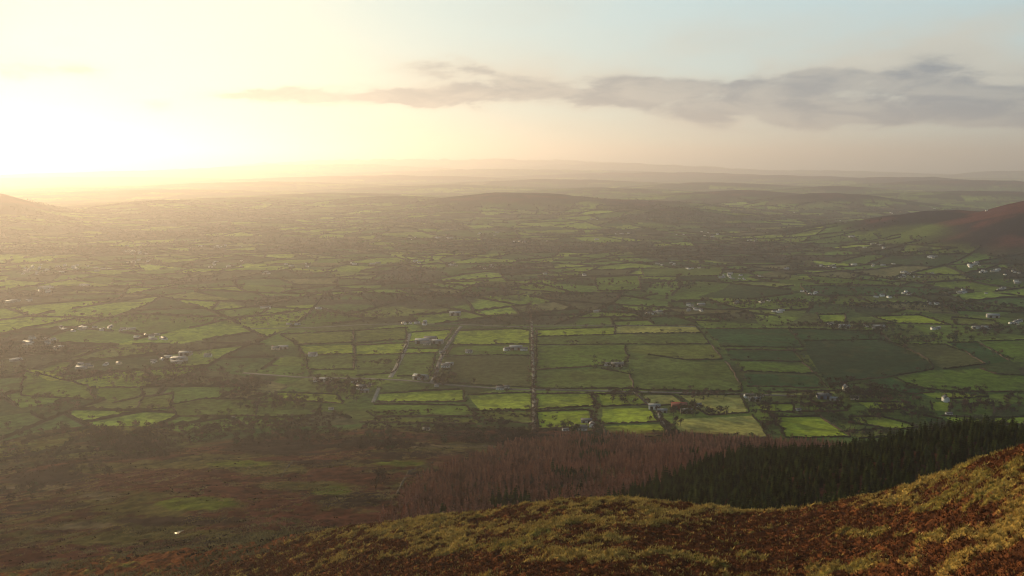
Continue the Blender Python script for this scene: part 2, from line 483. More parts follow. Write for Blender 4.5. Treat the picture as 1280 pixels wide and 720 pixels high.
PAL = [((0.084, 0.138, 0.030), 6), ((0.150, 0.208, 0.036), 5), ((0.052, 0.092, 0.030), 3), ((0.120, 0.142, 0.043), 2),
       ((0.200, 0.262, 0.042), 3), ((0.066, 0.066, 0.036), 2), ((0.130, 0.120, 0.055), 1), ((0.030, 0.052, 0.022), 3)]
PALW = np.array([w for _, w in PAL], float); PALW /= PALW.sum()
EDGES = []
def bsp(poly, X, Y, idx, ids, edge, rnd, depth=0):
    c = poly.mean(0)
    rr = math.hypot(*c)
    d = poly - c
    area = 0.5 * abs(np.dot(poly[:, 0], np.roll(poly[:, 1], -1)) - np.dot(poly[:, 1], np.roll(poly[:, 0], -1)))
    lim = 10500 * max(1.0, (rr / 3600.0)) ** 2
    if rr > 1500 and area < 2.2 * lim * (0.5 + rnd.random()) or area < lim * (0.7 + 0.6 * rnd.random()) or depth > 26:
        ids[idx] = rnd.randrange(1 << 30)
        return
    if len(idx) == 0 and area > 4e6 * 4:
        return
    # direction of the longest extent
    cov = d.T @ d
    w, v = np.linalg.eigh(cov)
    ax = v[:, 1]
    ang = math.atan2(ax[1], ax[0]) + rnd.gauss(0, 0.10)
    n = np.array([math.cos(ang), math.sin(ang)])
    s = poly @ n
    lo, hi = s.min(), s.max()
    cut = lo + (hi - lo) * (0.5 + rnd.uniform(-0.14, 0.14))
    a, b, cross = [], [], []
    for i in range(len(poly)):
        p, q = poly[i], poly[(i + 1) % len(poly)]
        sp, sq = s[i] - cut, s[(i + 1) % len(poly)] - cut
        (a if sp < 0 else b).append(p)
        if sp * sq < 0:
            m = p + (q - p) * (sp / (sp - sq))
            a.append(m); b.append(m); cross.append(m)
    if len(cross) == 2 and area < 4e6 * max(1.0, rr / 3000) ** 2:
        EDGES.append((cross[0], cross[1]))
    sd = X[idx] * n[0] + Y[idx] * n[1] - cut
    if area < 4e6 * max(1.0, rr / 3000) ** 2:
        edge[idx] = np.minimum(edge[idx], np.abs(sd))
    neg = sd < 0
    bsp(np.array(a), X, Y, idx[neg], ids, edge, rnd, depth + 1)
    bsp(np.array(b), X, Y, idx[~neg], ids, edge, rnd, depth + 1)

# ------------------------------------------------------------------ ground sheet
def make_grid():
    fine = np.radians(np.linspace(-33.5, 33.5, 960))
    mid = np.radians(np.concatenate([np.linspace(-60, -33.5, 90)[:-1]]))
    midr = -mid[::-1]
    rest = np.radians(np.linspace(60, 300, 60)[1:-1])
    az = np.concatenate([mid, fine, midr, rest])
    r1 = np.concatenate([np.array([2.0, 30, 60, 90, 115, 135]), np.arange(150, 200, 0.9), np.arange(200, 330, 0.42), np.arange(330, 480, 0.8), np.arange(480, 1050, 1.6)])
    # steps of about 0.75 px on the valley floor, never longer than 350 m
    r = [1050.0]
    while r[-1] < 46000:
        rr = r[-1]
        r.append(rr + min(max(rr * rr * 0.78 / (H * F), 1.6), 60 + rr * 0.006))
    return az, np.concatenate([r1, np.array(r)])

AZ, RR = make_grid()
NA, NR = len(AZ), len(RR)
A2, R2 = np.meshgrid(AZ, RR)                  # rows = distance
GX = (R2 * np.sin(A2)).ravel(); GY = (R2 * np.cos(A2)).ravel()
GZ = terrain(GX, GY)
GR = R2.ravel(); GA = A2.ravel()
GPX, GPY = project(GX, GY, GZ)
print("grid", NA, NR, NA * NR)

def blob(px, py, rx, ry):
    return np.exp(-(((GPX - px) / rx) ** 2 + ((GPY - py) / ry) ** 2))

# --- albedo of every point of the ground
WX, WY = warpxy(GX, GY)
ids = np.zeros(len(GX), np.int64); edge = np.full(len(GX), 1e9)
sel = np.nonzero((GR > 900) & (GY > -200))[0]
S = 48000.0
rot = 0.06
root = np.array([(-S, -1500), (S, -1500), (S, S), (-S, S)]) @ np.array([[math.cos(rot), math.sin(rot)], [-math.sin(rot), math.cos(rot)]])
bsp(root, WX, WY, sel, ids, edge, random.Random(11))
print("edges", len(EDGES))
pid = np.searchsorted(np.cumsum(PALW), (ids * 2654435761 % 1000003) / 1000003.0)
pal = np.array([c for c, _ in PAL])
col = pal[np.clip(pid, 0, len(PAL) - 1)]
jit = 0.80 + 0.4 * ((ids * 40503 % 10007) / 10007.0)
col = col * jit[:, None]
# tree belts, hedge bottoms and scrub between the fields
scr = np.array((0.046, 0.038, 0.034))
hw = 3.0 + GR * 0.0008
he = 1 - sstep(edge, hw * 0.6, hw * 1.3)
he = he * (vnoise(GX / 60, GY / 60, 91) > 0.22)
wood = sstep(fbm(GX / 300, GY / 300, 81, 4), 0.64, 0.69)
wood = np.maximum(wood, sstep(fbm(GX / 900, GY / 420, 85, 4), 0.63, 0.68) * sstep(GR, 1900, 2600))
inr0 = in_poly(GX + 60 * (vnoise(GX / 50, GY / 50, 97) - .5), GY, REGW)
he = he * np.where(inr0, 0.25, 1.0)
wood = wood * np.where(inr0, 0.3, 1.0)
mixf = np.clip(np.maximum(he * 0.9, wood * 0.85), 0, 1)[:, None]
col = col * (1 - mixf) + scr * mixf
# traced region
col = np.where(inr0[:, None], col * 0.5 + np.array((0.062, 0.090, 0.028)) * 0.5, col)
inreg = in_poly(GX, GY, REGW)
fid = np.full(len(GX), -1)
for i, (c, _) in enumerate(FIELDS):
    P = FPOLY[i]
    x0, y0 = P.min(0); x1, y1 = P.max(0)
    cand = np.nonzero((GX > x0) & (GX < x1) & (GY > y0) & (GY < y1))[0]
    m = cand[in_poly(GX[cand], GY[cand], P)]
    col[m] = np.array(c); fid[m] = i
col = col * (0.66 + 0.44 * fbm(GX / 80, GY / 45, 101, 4) + 0.26 * fbm(GX / 11, GY / 11, 103, 3))[:, None]
rush = sstep(fbm(GX / 26, GY / 26, 105, 4), .60, .70)[:, None] * .45
col = col * (1 - rush) + np.array((0.060, 0.066, 0.026)) * rush
# heather and bracken on the hills; dark tone has low-sun shade painted in
hz = hills_only(GX, GY) * (GR < 20000)
moor = sstep(hz + 40 * (fbm(GX / 260, GY / 260, 111, 4) - 0.5), 42, 80)
rust_far = np.array((0.085, 0.030, 0.030)); dk_shaded = np.array((0.024, 0.016, 0.021))
mm = (sstep(fbm(GX / 170, GY / 170, 113, 4) + (hz - 110) / 260, 0.46, 0.64))[:, None]
mc = dk_shaded * (1 - mm) + rust_far * mm
col = col * (1 - moor[:, None]) + mc * moor[:, None]
# green shoulder of the right-hand hill
gs = blob(1135, 292, 42, 5) + blob(1115, 300, 40, 4) + blob(1160, 284, 22, 4)
gs = np.clip(gs * 1.3, 0, 1)[:, None] * ((GR > 3000) & (GR < 6000))[:, None]
col = col * (1 - gs) + np.array((0.085, 0.115, 0.030)) * gs
# hillside: bracken, heather, rough grass
n1 = fbm(GX / 55, GY / 26, 121, 5, 0.58); n2 = fbm(GX / 9, GY / 7, 123, 4, 0.6); n3 = fbm(GX / 150, GY / 60, 127, 4)
u = GA * 300; v = GR
n4 = fbm(GX / 17 + GY / 60, GY / 13, 129, 5, 0.68)
n6 = fbm(GX / 3.2, GY / 3.2, 128, 4, 0.65)
rust = np.array((0.150, 0.054, 0.022)); dark_h = np.array((0.070, 0.028, 0.014)); straw = np.array((0.29, 0.195, 0.054)); moss = np.array((0.175, 0.140, 0.034))
yl = (blob(470, 690, 110, 12) + blob(300, 705, 120, 9) * .8 + blob(700, 650, 160, 14) * .6 + blob(860, 700, 120, 9) * .6 + blob(770, 632, 90, 9) + blob(1180, 600, 120, 20) + blob(690, 665, 130, 18) + blob(960, 640, 60, 6) + blob(560, 655, 70, 9) + blob(1240, 580, 80, 14)
      + blob(860, 655, 70, 9) * .6 + blob(1100, 630, 90, 12) + blob(720, 706, 40, 7) + blob(1150, 675, 160, 7) * .8 + blob(500, 672, 80, 9) * .7 + blob(640, 690, 90, 10) * .7 + blob(800, 700, 50, 6) + blob(1080, 712, 130, 6) * .7)
rs = (blob(620, 645, 60, 8) + blob(900, 672, 110, 13) + blob(1040, 650, 90, 8) + blob(1000, 690, 140, 9) + blob(880, 690, 160, 8) + blob(1170, 590, 50, 5) * .8 + blob(560, 712, 160, 9)
      + blob(320, 690, 220, 14) * .9 + blob(250, 712, 160, 14) * .6 + blob(1180, 655, 60, 8) * .8 + blob(1000, 615, 60, 8))
gm = sstep(n4 * 0.56 + n6 * 0.44 + 0.13 * np.clip(yl, 0, 1) - 0.15 * np.clip(rs, 0, 1), 0.525, 0.645)
nearcol = (dark_h * (1 - sstep(n6, .32, .62))[:, None] + rust * sstep(n6, .32, .62)[:, None])
ms = sstep(n1, 0.52, 0.64)[:, None]
gcol = straw * (1 - ms) + moss * ms
nearcol = nearcol * (1 - gm[:, None]) + gcol * gm[:, None]
# moor lower down the slope, between the spur and the fields
mrust = np.array((0.062, 0.024, 0.017)); mdark = np.array((0.026, 0.017, 0.013)); mgrass = np.array((0.058, 0.049, 0.018)); mgreen = np.array((0.070, 0.082, 0.014)); mtan = np.array((0.11, 0.085, 0.050))
n5 = fbm(GX / 95, GY / 42, 131, 5, 0.55)
n7 = fbm(GX / 14, GY / 10, 137, 5, .65)
a5 = sstep(n5 * .6 + n7 * .4, 0.52, 0.64)[:, None]
base = mrust * sstep(n1, .36, .56)[:, None] + mdark * (1 - sstep(n1, .36, .56))[:, None]
mcol = base * (1 - a5) + mgrass * a5
wv = 0.25 + 1.5 * n7
def paint(c, f):
    global mcol
    f = np.clip(f * wv * 1.25, 0, 1)
    f = sstep(f, 0.25, 0.62)[:, None]
    mcol = mcol * (1 - f) + np.array(c) * f
paint(mrust * 1.0, blob(210, 603, 130, 14) + blob(330, 632, 60, 12) + blob(430, 600, 70, 8) + blob(310, 645, 70, 10))
paint(mdark, blob(170, 560, 50, 14) + blob(340, 560, 60, 10) + blob(440, 628, 50, 10) + blob(60, 600, 50, 10) + blob(230, 655, 80, 6))
paint(mgrass * 1.15, blob(120, 588, 30, 6) + blob(240, 582, 90, 6) + blob(90, 563, 50, 6) + blob(380, 610, 60, 5) + blob(340, 590, 40, 7) + blob(170, 560 + 78, 60, 6))
paint(mgreen, blob(250, 633, 50, 8) + blob(415, 617, 24, 6) + blob(500, 582, 30, 3) + blob(300, 582, 40, 4))
paint(mtan * .8, blob(110, 660, 28, 4) + blob(60, 664, 30, 2.5) + blob(125, 622, 28, 5) + blob(590, 560, 100, 2.0) + blob(50, 612, 50, 2.5))
pmask = (GR < 1060)
tm = 1 - sstep(GR + 60 * (fbm(GX / 90, GY / 90, 141, 3) - 0.5), 1010, 1065)
tm = np.maximum(tm, (blob(60, 575, 120, 30) + blob(150, 545, 90, 14) + blob(330, 565, 90, 14) > 0.5) * 0.8 * (GR < 1500))
tm = tm[:, None]
col = np.where(GY[:, None] > -500, col * (1 - tm) + mcol * tm, mcol)
rcg = np.interp(GA, _ca, CREST[:, 2])
nm = (1 - sstep(GR - rcg + 8 * (n2 - 0.5), 10, 40))[:, None]
col = col * (1 + 1.6 * tm[:, 0] * (n7 - .5))[:, None]
col = col * (1 - nm) + nearcol * nm
# --- lumpy heather, bracken and tussocks as real relief
def billow(x, y, s):
    return 1 - np.abs(2 * vnoise(x, y, s) - 1)
near = 1 - sstep(GR, 420, 520)
def domes(x, y, seed, rad=0.72):
    """rounded tussocks: one hump per cell at a jittered place, with its own height"""
    ix = np.floor(x); iy = np.floor(y); best = np.zeros_like(x)
    for ox_ in (-1, 0, 1):
        for oy_ in (-1, 0, 1):
            cx_ = ix + ox_; cy_ = iy + oy_
            jx = _hash(cx_, cy_, seed); jy = _hash(cx_, cy_, seed + 5); hh_ = _hash(cx_, cy_, seed + 9)
            d2 = ((x - cx_ - jx) ** 2 + (y - cy_ - jy) ** 2) / rad ** 2
            best = np.maximum(best, np.clip(1 - d2, 0, 1) ** 0.7 * (0.35 + 0.65 * hh_))
    return best
nsel = np.nonzero(near > 0)[0]
nx_, ny_ = GX[nsel] + 0.8 * vnoise(GX[nsel] / 2, GY[nsel] / 2, 161), GY[nsel]
lump = np.zeros(len(GX))
lump[nsel] = (0.95 * domes(nx_ / 2.3, ny_ / 2.3, 151) + 0.45 * domes(nx_ / 1.15, ny_ / 1.15, 153) + 0.8 * domes(nx_ / 4.6, ny_ / 4.6, 157, .8) + 0.5 * fbm(nx_ / 8, ny_ / 8, 155, 2))
amp = 0.85 + 0.25 * gm
GZ = GZ + near * lump * amp
tn = np.zeros(len(GX)); tn[nsel] = vnoise(nx_ / 1.2, ny_ / 1.2, 171)
col = col * (1 + near * (tn - 0.5) * 0.5)[:, None]
GZ = GZ + (1 - near) * (1 - sstep(GR, 900, 1060)) * 3.4 * fbm(GX / 7, GY / 7, 157, 4, .6)
GZ = GZ + 0.0

def mesh_obj(name, verts, faces, mats=(), smooth=False, fmat=None, link=True):
    """verts (n,3), faces (m,3) or (m,4) int arrays"""
    me = bpy.data.meshes.new(name)
    verts = np.asarray(verts, np.float32); faces = np.asarray(faces, np.int32)
    k_ = faces.shape[1]
    me.vertices.add(len(verts)); me.vertices.foreach_set("co", verts.ravel())
    me.loops.add(faces.size); me.loops.foreach_set("vertex_index", faces.ravel())
    me.polygons.add(len(faces))
    me.polygons.foreach_set("loop_start", np.arange(0, faces.size, k_, dtype=np.int32))
    me.polygons.foreach_set("loop_total", np.full(len(faces), k_, np.int32))
    for m in mats:
        me.materials.append(m)
    if fmat is not None:
        me.polygons.foreach_set("material_index", np.asarray(fmat, np.int32))
    if smooth:
        me.polygons.foreach_set("use_smooth", np.ones(len(faces), bool))
    me.update(calc_edges=True)
    o = bpy.data.objects.new(name, me)
    if link:
        COL.objects.link(o)
    return o

def attr_col(o, c, name="col"):
    a = o.data.color_attributes.new(name, 'FLOAT_COLOR', 'POINT')
    c4 = np.ones((len(c), 4), np.float32); c4[:, :3] = c
    a.data.foreach_set("color", c4.ravel())

def tag(o, label=None, cat=None, group=None, kind=None):
    for k_, v_ in (("label", label), ("category", cat), ("group", group), ("kind", kind)):
        if v_:
            o[k_] = v_
    return o

# ------------------------------------------------------------------ materials
def mat_new(name):
    m = bpy.data.materials.new(name)
    m.use_nodes = True
    t = m.node_tree
    b = t.nodes["Principled BSDF"]
    return m, NT(t), b

def ground_mat(name, near):
    m, N, b = mat_new(name)
    a = N.node('ShaderNodeAttribute', attribute_name="col")
    g = N.node('ShaderNodeNewGeometry')
    pos = g.outputs['Position']
    if near:
        f1 = N.noise(pos, 1.7, 6, 0.7); f2 = N.noise(pos, 0.25, 4, 0.6)
        val = N.math('MULTIPLY', N.smooth(f1, 0.25, 0.75, 0.42, 1.65), N.smooth(f2, 0.3, 0.7, 0.8, 1.2))
    else:
        f1 = N.noise(pos, 0.09, 8, 0.72); f2 = N.noise(pos, 0.008, 3, 0.5)
        val = N.math('MULTIPLY', N.smooth(f1, 0.3, 0.7, 0.62, 1.38), N.smooth(f2, 0.3, 0.7, 0.85, 1.15))
    sc_ = N.node('ShaderNodeVectorMath', operation='SCALE')
    N.link(a.outputs['Color'], sc_.inputs[0]); N.link(val, sc_.inputs['Scale'])
    N.link(sc_.outputs[0], b.inputs['Base Color'])
    b.inputs['Roughness'].default_value = 0.95
    b.inputs['Specular IOR Level'].default_value = 0.0
    if near:
        bp = N.node('ShaderNodeBump')
        bp.inputs['Strength'].default_value = 0.9; bp.inputs['Distance'].default_value = 0.35
        N.link(N.noise(pos, 2.6, 6, 0.75), bp.inputs['Height'])
        N.link(bp.outputs[0], b.inputs['Normal'])
    return m

def plain_mat(name, colr, rough=0.8, var=0.25, scale=0.3, spec=0.15, metal=0.0, wscale=None):
    m, N, b = mat_new(name)
    g = N.node('ShaderNodeNewGeometry')
    f = N.noise(g.outputs['Position'], scale, 4, 0.6)
    val = N.smooth(f, 0.3, 0.7, 1 - var, 1 + var)
    sc_ = N.node('ShaderNodeVectorMath', operation='SCALE')
    sc_.inputs[0].default_value = colr
    N.link(val, sc_.inputs['Scale'])
    N.link(sc_.outputs[0], b.inputs['Base Color'])
    b.inputs['Roughness'].default_value = rough
    b.inputs['Specular IOR Level'].default_value = spec
    b.inputs['Metallic'].default_value = metal
    return m

M_NEAR = ground_mat("heather_and_grass", True)
M_LAND = ground_mat("farmland", False)

# quads, split at the row where the open hillside ends
split = int(np.searchsorted(RR, 480.0))
def sheet(name, i0, i1, mat, smooth=True):
    rows = np.arange(i0, i1)
    I, J = np.meshgrid(rows[:-1] - i0, np.arange(NA), indexing='ij')
    J2 = (J + 1) % NA
    f = np.stack([I * NA + J, I * NA + J2, (I + 1) * NA + J2, (I + 1) * NA + J], -1).reshape(-1, 4)[:, ::-1]
    s_ = slice(i0 * NA, i1 * NA)
    o = mesh_obj(name, np.stack([GX[s_], GY[s_], GZ[s_]], 1), f, (mat,), smooth)
    attr_col(o, col[s_])
    return o
tag(sheet("hillside", 0, split + 1, M_NEAR), "rust and straw coloured heather hillside in front", kind="structure")
tag(sheet("ground", split, NR, M_LAND), "valley floor of green fields running to the hazy hills", kind="structure")

# ------------------------------------------------------------------ haze
def box_faces():
    return [(0, 3, 2, 1), (4, 5, 6, 7), (0, 1, 5, 4), (1, 2, 6, 5), (2, 3, 7, 6), (3, 0, 4, 7)]
hm = bpy.data.materials.new("haze")
hm.use_nodes = True
hm.node_tree.nodes.clear()
ho = hm.node_tree.nodes.new('ShaderNodeOutputMaterial')
hv = hm.node_tree.nodes.new('ShaderNodeVolumePrincipled')
hv.inputs['Color'].default_value = (0.70, 0.668, 0.735, 1)
hv.inputs['Density'].default_value = HAZE_DENSITY
hv.inputs['Anisotropy'].default_value = HAZE_G
hm.node_tree.links.new(hv.outputs[0], ho.inputs['Volume'])
zb, zt = float(GZ.min()) - 1.0, max(float(GZ.max()) + 5.0, H + 5)
print("z range", zb, zt)
E_ = 46500.0
hb = mesh_obj("haze", [(-E_, -E_, zb), (E_, -E_, zb), (E_, E_, zb), (-E_, E_, zb), (-E_, -E_, zt), (E_, -E_, zt), (E_, E_, zt), (-E_, E_, zt)], box_faces(), (hm,))
tag(hb, kind="stuff", label="pale sunlit haze filling the valley air")

# ------------------------------------------------------------------ foliage templates
def quads_cloud(n, fn, size, rnd, flat=0.0):
    """n small randomly turned quads with centres from fn(rnd)"""
    V, Fc = [], []
    for i in range(n):
        c = np.array(fn(rnd)); s = size * (0.6 + 0.8 * rnd.random())
        a = np.array([rnd.gauss(0, 1), rnd.gauss(0, 1), rnd.gauss(0, 1) * (1 - flat)]); a /= np.linalg.norm(a) + 1e-6
        b = np.cross(a, [rnd.gauss(0, 1), rnd.gauss(0, 1), rnd.gauss(0, 1)]); b /= np.linalg.norm(b) + 1e-6
        k_ = len(V)
        V += [c - a * s - b * s * .6, c + a * s - b * s * .5, c + a * s * .8 + b * s * .6, c - a * s * .9 + b * s * .5]
        Fc.append((k_, k_ + 1, k_ + 2, k_ + 3))
    return np.array(V), np.array(Fc)

def prism(p0, p1, r0, r1, n=4):
    """tapered stick as quads"""
    p0 = np.array(p0, float); p1 = np.array(p1, float)
    d = p1 - p0; d /= np.linalg.norm(d) + 1e-9
    u = np.cross(d, [0, 0, 1.0]) if abs(d[2]) < 0.95 else np.array([1.0, 0, 0])
    u /= np.linalg.norm(u); v = np.cross(d, u)
    V = []
    for p, r in ((p0, r0), (p1, r1)):
        for i in range(n):
            a = 2 * math.pi * i / n
            V.append(p + (u * math.cos(a) + v * math.sin(a)) * r)
    Fc = [(i, (i + 1) % n, n + (i + 1) % n, n + i) for i in range(n)]
    return np.array(V), np.array(Fc)

def join(parts):
    V, Fc, o = [], [], 0
    for v, f in parts:
        V.append(v); Fc.append(f + o); o += len(v)
    return np.concatenate(V), np.concatenate(Fc)

def conifer(seed, h=14.0, w=2.6, layers=10, dense=7):
    rnd = random.Random(seed)
    trunk = prism((0, 0, -1.0), (0, 0, h * .97), .20, .03)
    V, Fc = [], []
    for i in range(layers):
        t = i / (layers - 1)
        z = h * (0.14 + 0.84 * t)
        rad = w * (1 - t) ** 0.62 + 0.22
        n = max(4, int(dense + 2 - 3 * t))
        a0 = rnd.random() * 6.28
        for j in range(n):
            a = a0 + 2 * math.pi * j / n + rnd.uniform(-.25, .25)
            L = rad * rnd.uniform(.7, 1.12); hw_ = L * 0.42 + .12
            dr = np.array([math.cos(a), math.sin(a), 0]); sd = np.array([-dr[1], dr[0], 0])
            b0 = np.array([0, 0, z + 0.10 * h / layers * 3]); tip = dr * L + np.array([0, 0, z - L * .35 - rnd.random() * .3])
            mid = dr * L * .55 + np.array([0, 0, z + .15 + rnd.uniform(-.2, .2)])
            k_ = len(V)
            V += [b0, mid - sd * hw_ + [0, 0, -.3], tip, mid + sd * hw_ + [0, 0, -.3]]
            Fc.append((k_, k_ + 1, k_ + 2, k_ + 3))
    # ragged top
    V2, F2 = quads_cloud(5, lambda r: (r.gauss(0, .12), r.gauss(0, .12), h * r.uniform(.90, 1.0)), .28, rnd)
    return trunk, join([(np.array(V), np.array(Fc)), (V2, F2)])

def larch(seed, h=14.0, w=2.0, n=80):
    """leafless larch: pole trunk and many thin rising twigs"""
    rnd = random.Random(seed)
    trunk = prism((0, 0, -1.0), (rnd.uniform(-.3, .3), rnd.uniform(-.3, .3), h), .16, .03)
    V, Fc = [], []
    for i in range(n):
        t = rnd.random() ** .8
        z = h * (0.16 + 0.82 * t)
        a = rnd.random() * 6.28
        L = (w * (1 - t) ** .7 + .25) * rnd.uniform(.6, 1.15)
        dr = np.array([math.cos(a), math.sin(a), 0]); sd = np.array([-dr[1], dr[0], 0]) * rnd.uniform(.05, .16)
        p0 = np.array([0, 0, z]); p1 = dr * L + np.array([0, 0, z + L * rnd.uniform(.15, .8)])
        up = np.array([0, 0, rnd.uniform(.10, .30)])
        k_ = len(V)
        V += [p0 - sd * .3, p1 - sd, p1 + sd + up, p0 + sd * .3 + up]
        Fc.append((k_, k_ + 1, k_ + 2, k_ + 3))
    return trunk, (np.array(V), np.array(Fc))

def broadleaf(seed, h=9.0, w=4.2, n=120, size=.42, limbs=6, ivy=0):
    """bare winter tree: forked trunk, limbs and a haze of fine twigs gathered in clumps"""
    rnd = random.Random(seed)
    ps = [prism((0, 0, -.8), (0, 0, h * .34), .30, .22)]
    ends = []
    for i in range(limbs):
        a = 6.28 * i / limbs + rnd.uniform(-.4, .4)
        r = w * rnd.uniform(.35, .75); z = h * rnd.uniform(.58, .92)
        e = np.array([math.cos(a) * r, math.sin(a) * r, z])
        ps.append(prism((0, 0, h * rnd.uniform(.22, .36)), e, .15, .05, 3)); ends.append(e)
        e2 = e + np.array([rnd.uniform(-.8, .8), rnd.uniform(-.8, .8), rnd.uniform(.3, 1.0)])
        ps.append(prism(e * .6 + np.array([0, 0, h * .15]), e2, .08, .03, 3)); ends.append(e2)
    ends.append(np.array([rnd.uniform(-.5, .5), rnd.uniform(-.5, .5), h * .88]))
    def f(r):
        e = r.choice(ends)
        s = w * .26
        p = np.array([e[0] + r.gauss(0, s), e[1] + r.gauss(0, s), e[2] * (.93) + r.gauss(0, s * .7)])
        p[2] = min(max(p[2], h * .22), h * 1.04)
        return p
    V, Fc = [], []
    cloud = quads_cloud(n, f, size, rnd)
    parts = [cloud]
    if ivy:
        parts.append(quads_cloud(ivy, lambda r: (r.gauss(0, .5), r.gauss(0, .5), h * r.uniform(.05, .6)), .4, rnd))
    return join(ps), join(parts)

def bush(seed, h=2.6, w=2.2, n=40, size=.42):
    rnd = random.Random(seed)
    def f(r):
        a = r.random() * 6.28; q = r.random() ** .5
        return (math.cos(a) * q * w, math.sin(a) * q * w, h * r.random() ** .8 * (1 - .45 * q))
    return quads_cloud(n, f, size, rnd)

def merged(name, placements, templates, mats, link=True):
    """placements: (x, y, z, rot, scale, template index) array; templates: (V, F, matindex per face)"""
    VV, FF, MM, o = [], [], [], 0
    P = np.asarray(placements, float)
    for ti, (V, Fc, Mi) in enumerate(templates):
        q = P[P[:, 5] == ti]
        if not len(q):
            continue
        c, s = np.cos(q[:, 3])[:, None], np.sin(q[:, 3])[:, None]
        sc_ = q[:, 4][:, None]
        X = (V[None, :, 0] * c - V[None, :, 1] * s) * sc_ + q[:, 0][:, None]
        Y = (V[None, :, 0] * s + V[None, :, 1] * c) * sc_ + q[:, 1][:, None]
        Z = V[None, :, 2] * sc_ + q[:, 2][:, None]
        n, m = len(q), len(V)
        VV.append(np.stack([X, Y, Z], -1).reshape(-1, 3))
        FF.append((Fc[None] + (np.arange(n) * m)[:, None, None] + o).reshape(-1, 4))
        MM.append(np.tile(Mi, n)); o += n * m
    return mesh_obj(name, np.concatenate(VV), np.concatenate(FF), mats, False, np.concatenate(MM), link)

M_BARK = plain_mat("bark", (0.042, 0.032, 0.026), .9, .3, .5)
M_CONI = plain_mat("spruce_needles", (0.027, 0.033, 0.009), .9, .85, .12, .0)
M_LARCH = plain_mat("larch_twigs", (0.25, 0.125, 0.088), .9, .55, .07, .0)
M_LBARK = plain_mat("larch_bark", (0.17, 0.095, 0.075), .9, .3, .2, .1)
M_TWIG = plain_mat("bare_twigs", (0.040, 0.027, 0.024), .9, .40, .04, .0)
M_TWIG2 = plain_mat("reddish_twigs", (0.085, 0.050, 0.042), .9, .35, .04, .0)
M_EVER = plain_mat("evergreen_leaves", (0.024, 0.038, 0.018), .8, .40, .10, .05)
M_HEDGE = plain_mat("hedge_twigs", (0.026, 0.027, 0.016), .9, .45, .05, .0)
M_GORSE = plain_mat("hedge_brown", (0.066, 0.048, 0.032), .9, .40, .06, .1)

def lod(trunk, crown):
    V, Fc = join([trunk, crown])
    return V, Fc, np.array([0] * len(trunk[1]) + [1] * len(crown[1]))

def tree_family(name, cat, group, label, protos, mats):
    """meshes for individuals; returns place(x,y,z,rot,scale,i)"""
    data = []
    for tr, cr in protos:
        a = mesh_obj("trunk", tr[0], tr[1], (mats[0],), link=False)
        b = mesh_obj("crown", cr[0], cr[1], (mats[1],), link=False)
        data.append((a.data, b.data))
        bpy.data.objects.remove(a); bpy.data.objects.remove(b)
    def place(x, y, z, rot_, s, i, lab=None, grp=None):
        e = bpy.data.objects.new(name, None)
        e.empty_display_size = 1
        e.location = (x, y, z); e.rotation_euler = (0, 0, rot_); e.scale = (s, s, s)
        COL.objects.link(e)
        tag(e, lab or label, cat, grp or group)
        for nm_, d_ in (("trunk", data[i][0]), ("crown", data[i][1])):
            o = bpy.data.objects.new(nm_, d_); o.parent = e
            COL.objects.link(o)
        return e
    return place

def world_poly(pts, sub=6):
    return hit_poly(pts, sub)

def scatter(poly, spacing, jitter, rnd):
    x0, y0 = poly.min(0); x1, y1 = poly.max(0)
    gx, gy = np.meshgrid(np.arange(x0, x1, spacing), np.arange(y0, y1, spacing))
    gx = gx.ravel() + rnd.uniform(-jitter, jitter, gx.size); gy = gy.ravel() + rnd.uniform(-jitter, jitter, gy.size)
    m = in_poly(gx, gy, poly)
    return gx[m], gy[m]

# ------------------------------------------------------------------ the plantation under the spur
def az_of(px): return math.atan((px - 640) / F)
# border between larch and spruce, and both outer borders, as (pixel x of a direction, distance in metres)
def polar(lst):
    out = []
    for px, r in lst:
        a = az_of(px); out.append((r * math.sin(a), r * math.cos(a)))
    return np.array(out)
L_UP = [(470, 480), (500, 560), (525, 650), (570, 720), (610, 840), (650, 930), (720, 960), (860, 975), (1000, 975), (1075, 960)]
MIDB = [(1075, 880), (1000, 800), (930, 700), (850, 590), (760, 520), (690, 480), (630, 450)]
LARCH_P = polar(L_UP + MIDB + [(630, 360), (560, 370), (500, 400), (460, 430)])
SPR_P = polar([(630, 450), (690, 480), (760, 520), (850, 590), (930, 700), (1000, 800), (1060, 890), (1090, 985), (1150, 1000), (1240, 1010), (1330, 1010), (1420, 980), (1420, 330), (1280, 330), (1180, 320), (1000, 320), (860, 335), (740, 345), (640, 370)])
lx, ly = scatter(LARCH_P, 5.0, 2.1, RNG)
sx, sy = scatter(SPR_P, 5.2, 1.6, RNG)
keepl = vnoise(lx / 26, ly / 26, 201) > 0.16
lx, ly = lx[keepl], ly[keepl]
lz = terrain(lx, ly); sz = terrain(sx, sy)
def cull(x, y, z, extra):
    v = visible(x, y, z + extra)
    return x[v], y[v], z[v]
lx, ly, lz = cull(lx, ly, lz, 24.0)
sx, sy, sz = cull(sx, sy, sz, 24.0)
# a few dark spruces stand among the larches and the other way round
mixed = vnoise(lx / 40, ly / 40, 205) > 0.86
CON = [conifer(i, 11.5 + i % 3, 2.5 + .2 * (i % 2)) for i in range(5)]
LAR = [larch(20 + i, 10.5 + i % 3) for i in range(5)]
conifer_at = tree_family("spruce_tree", "conifer", "spruces of the plantation behind the heather spur", "dark green spruce in the plantation just behind the heather spur", CON, (M_BARK, M_CONI))
larch_at = tree_family("larch_tree", "larch", "bare larches of the plantation", "leafless reddish brown larch in the plantation below the spur", LAR, (M_LBARK, M_LARCH))

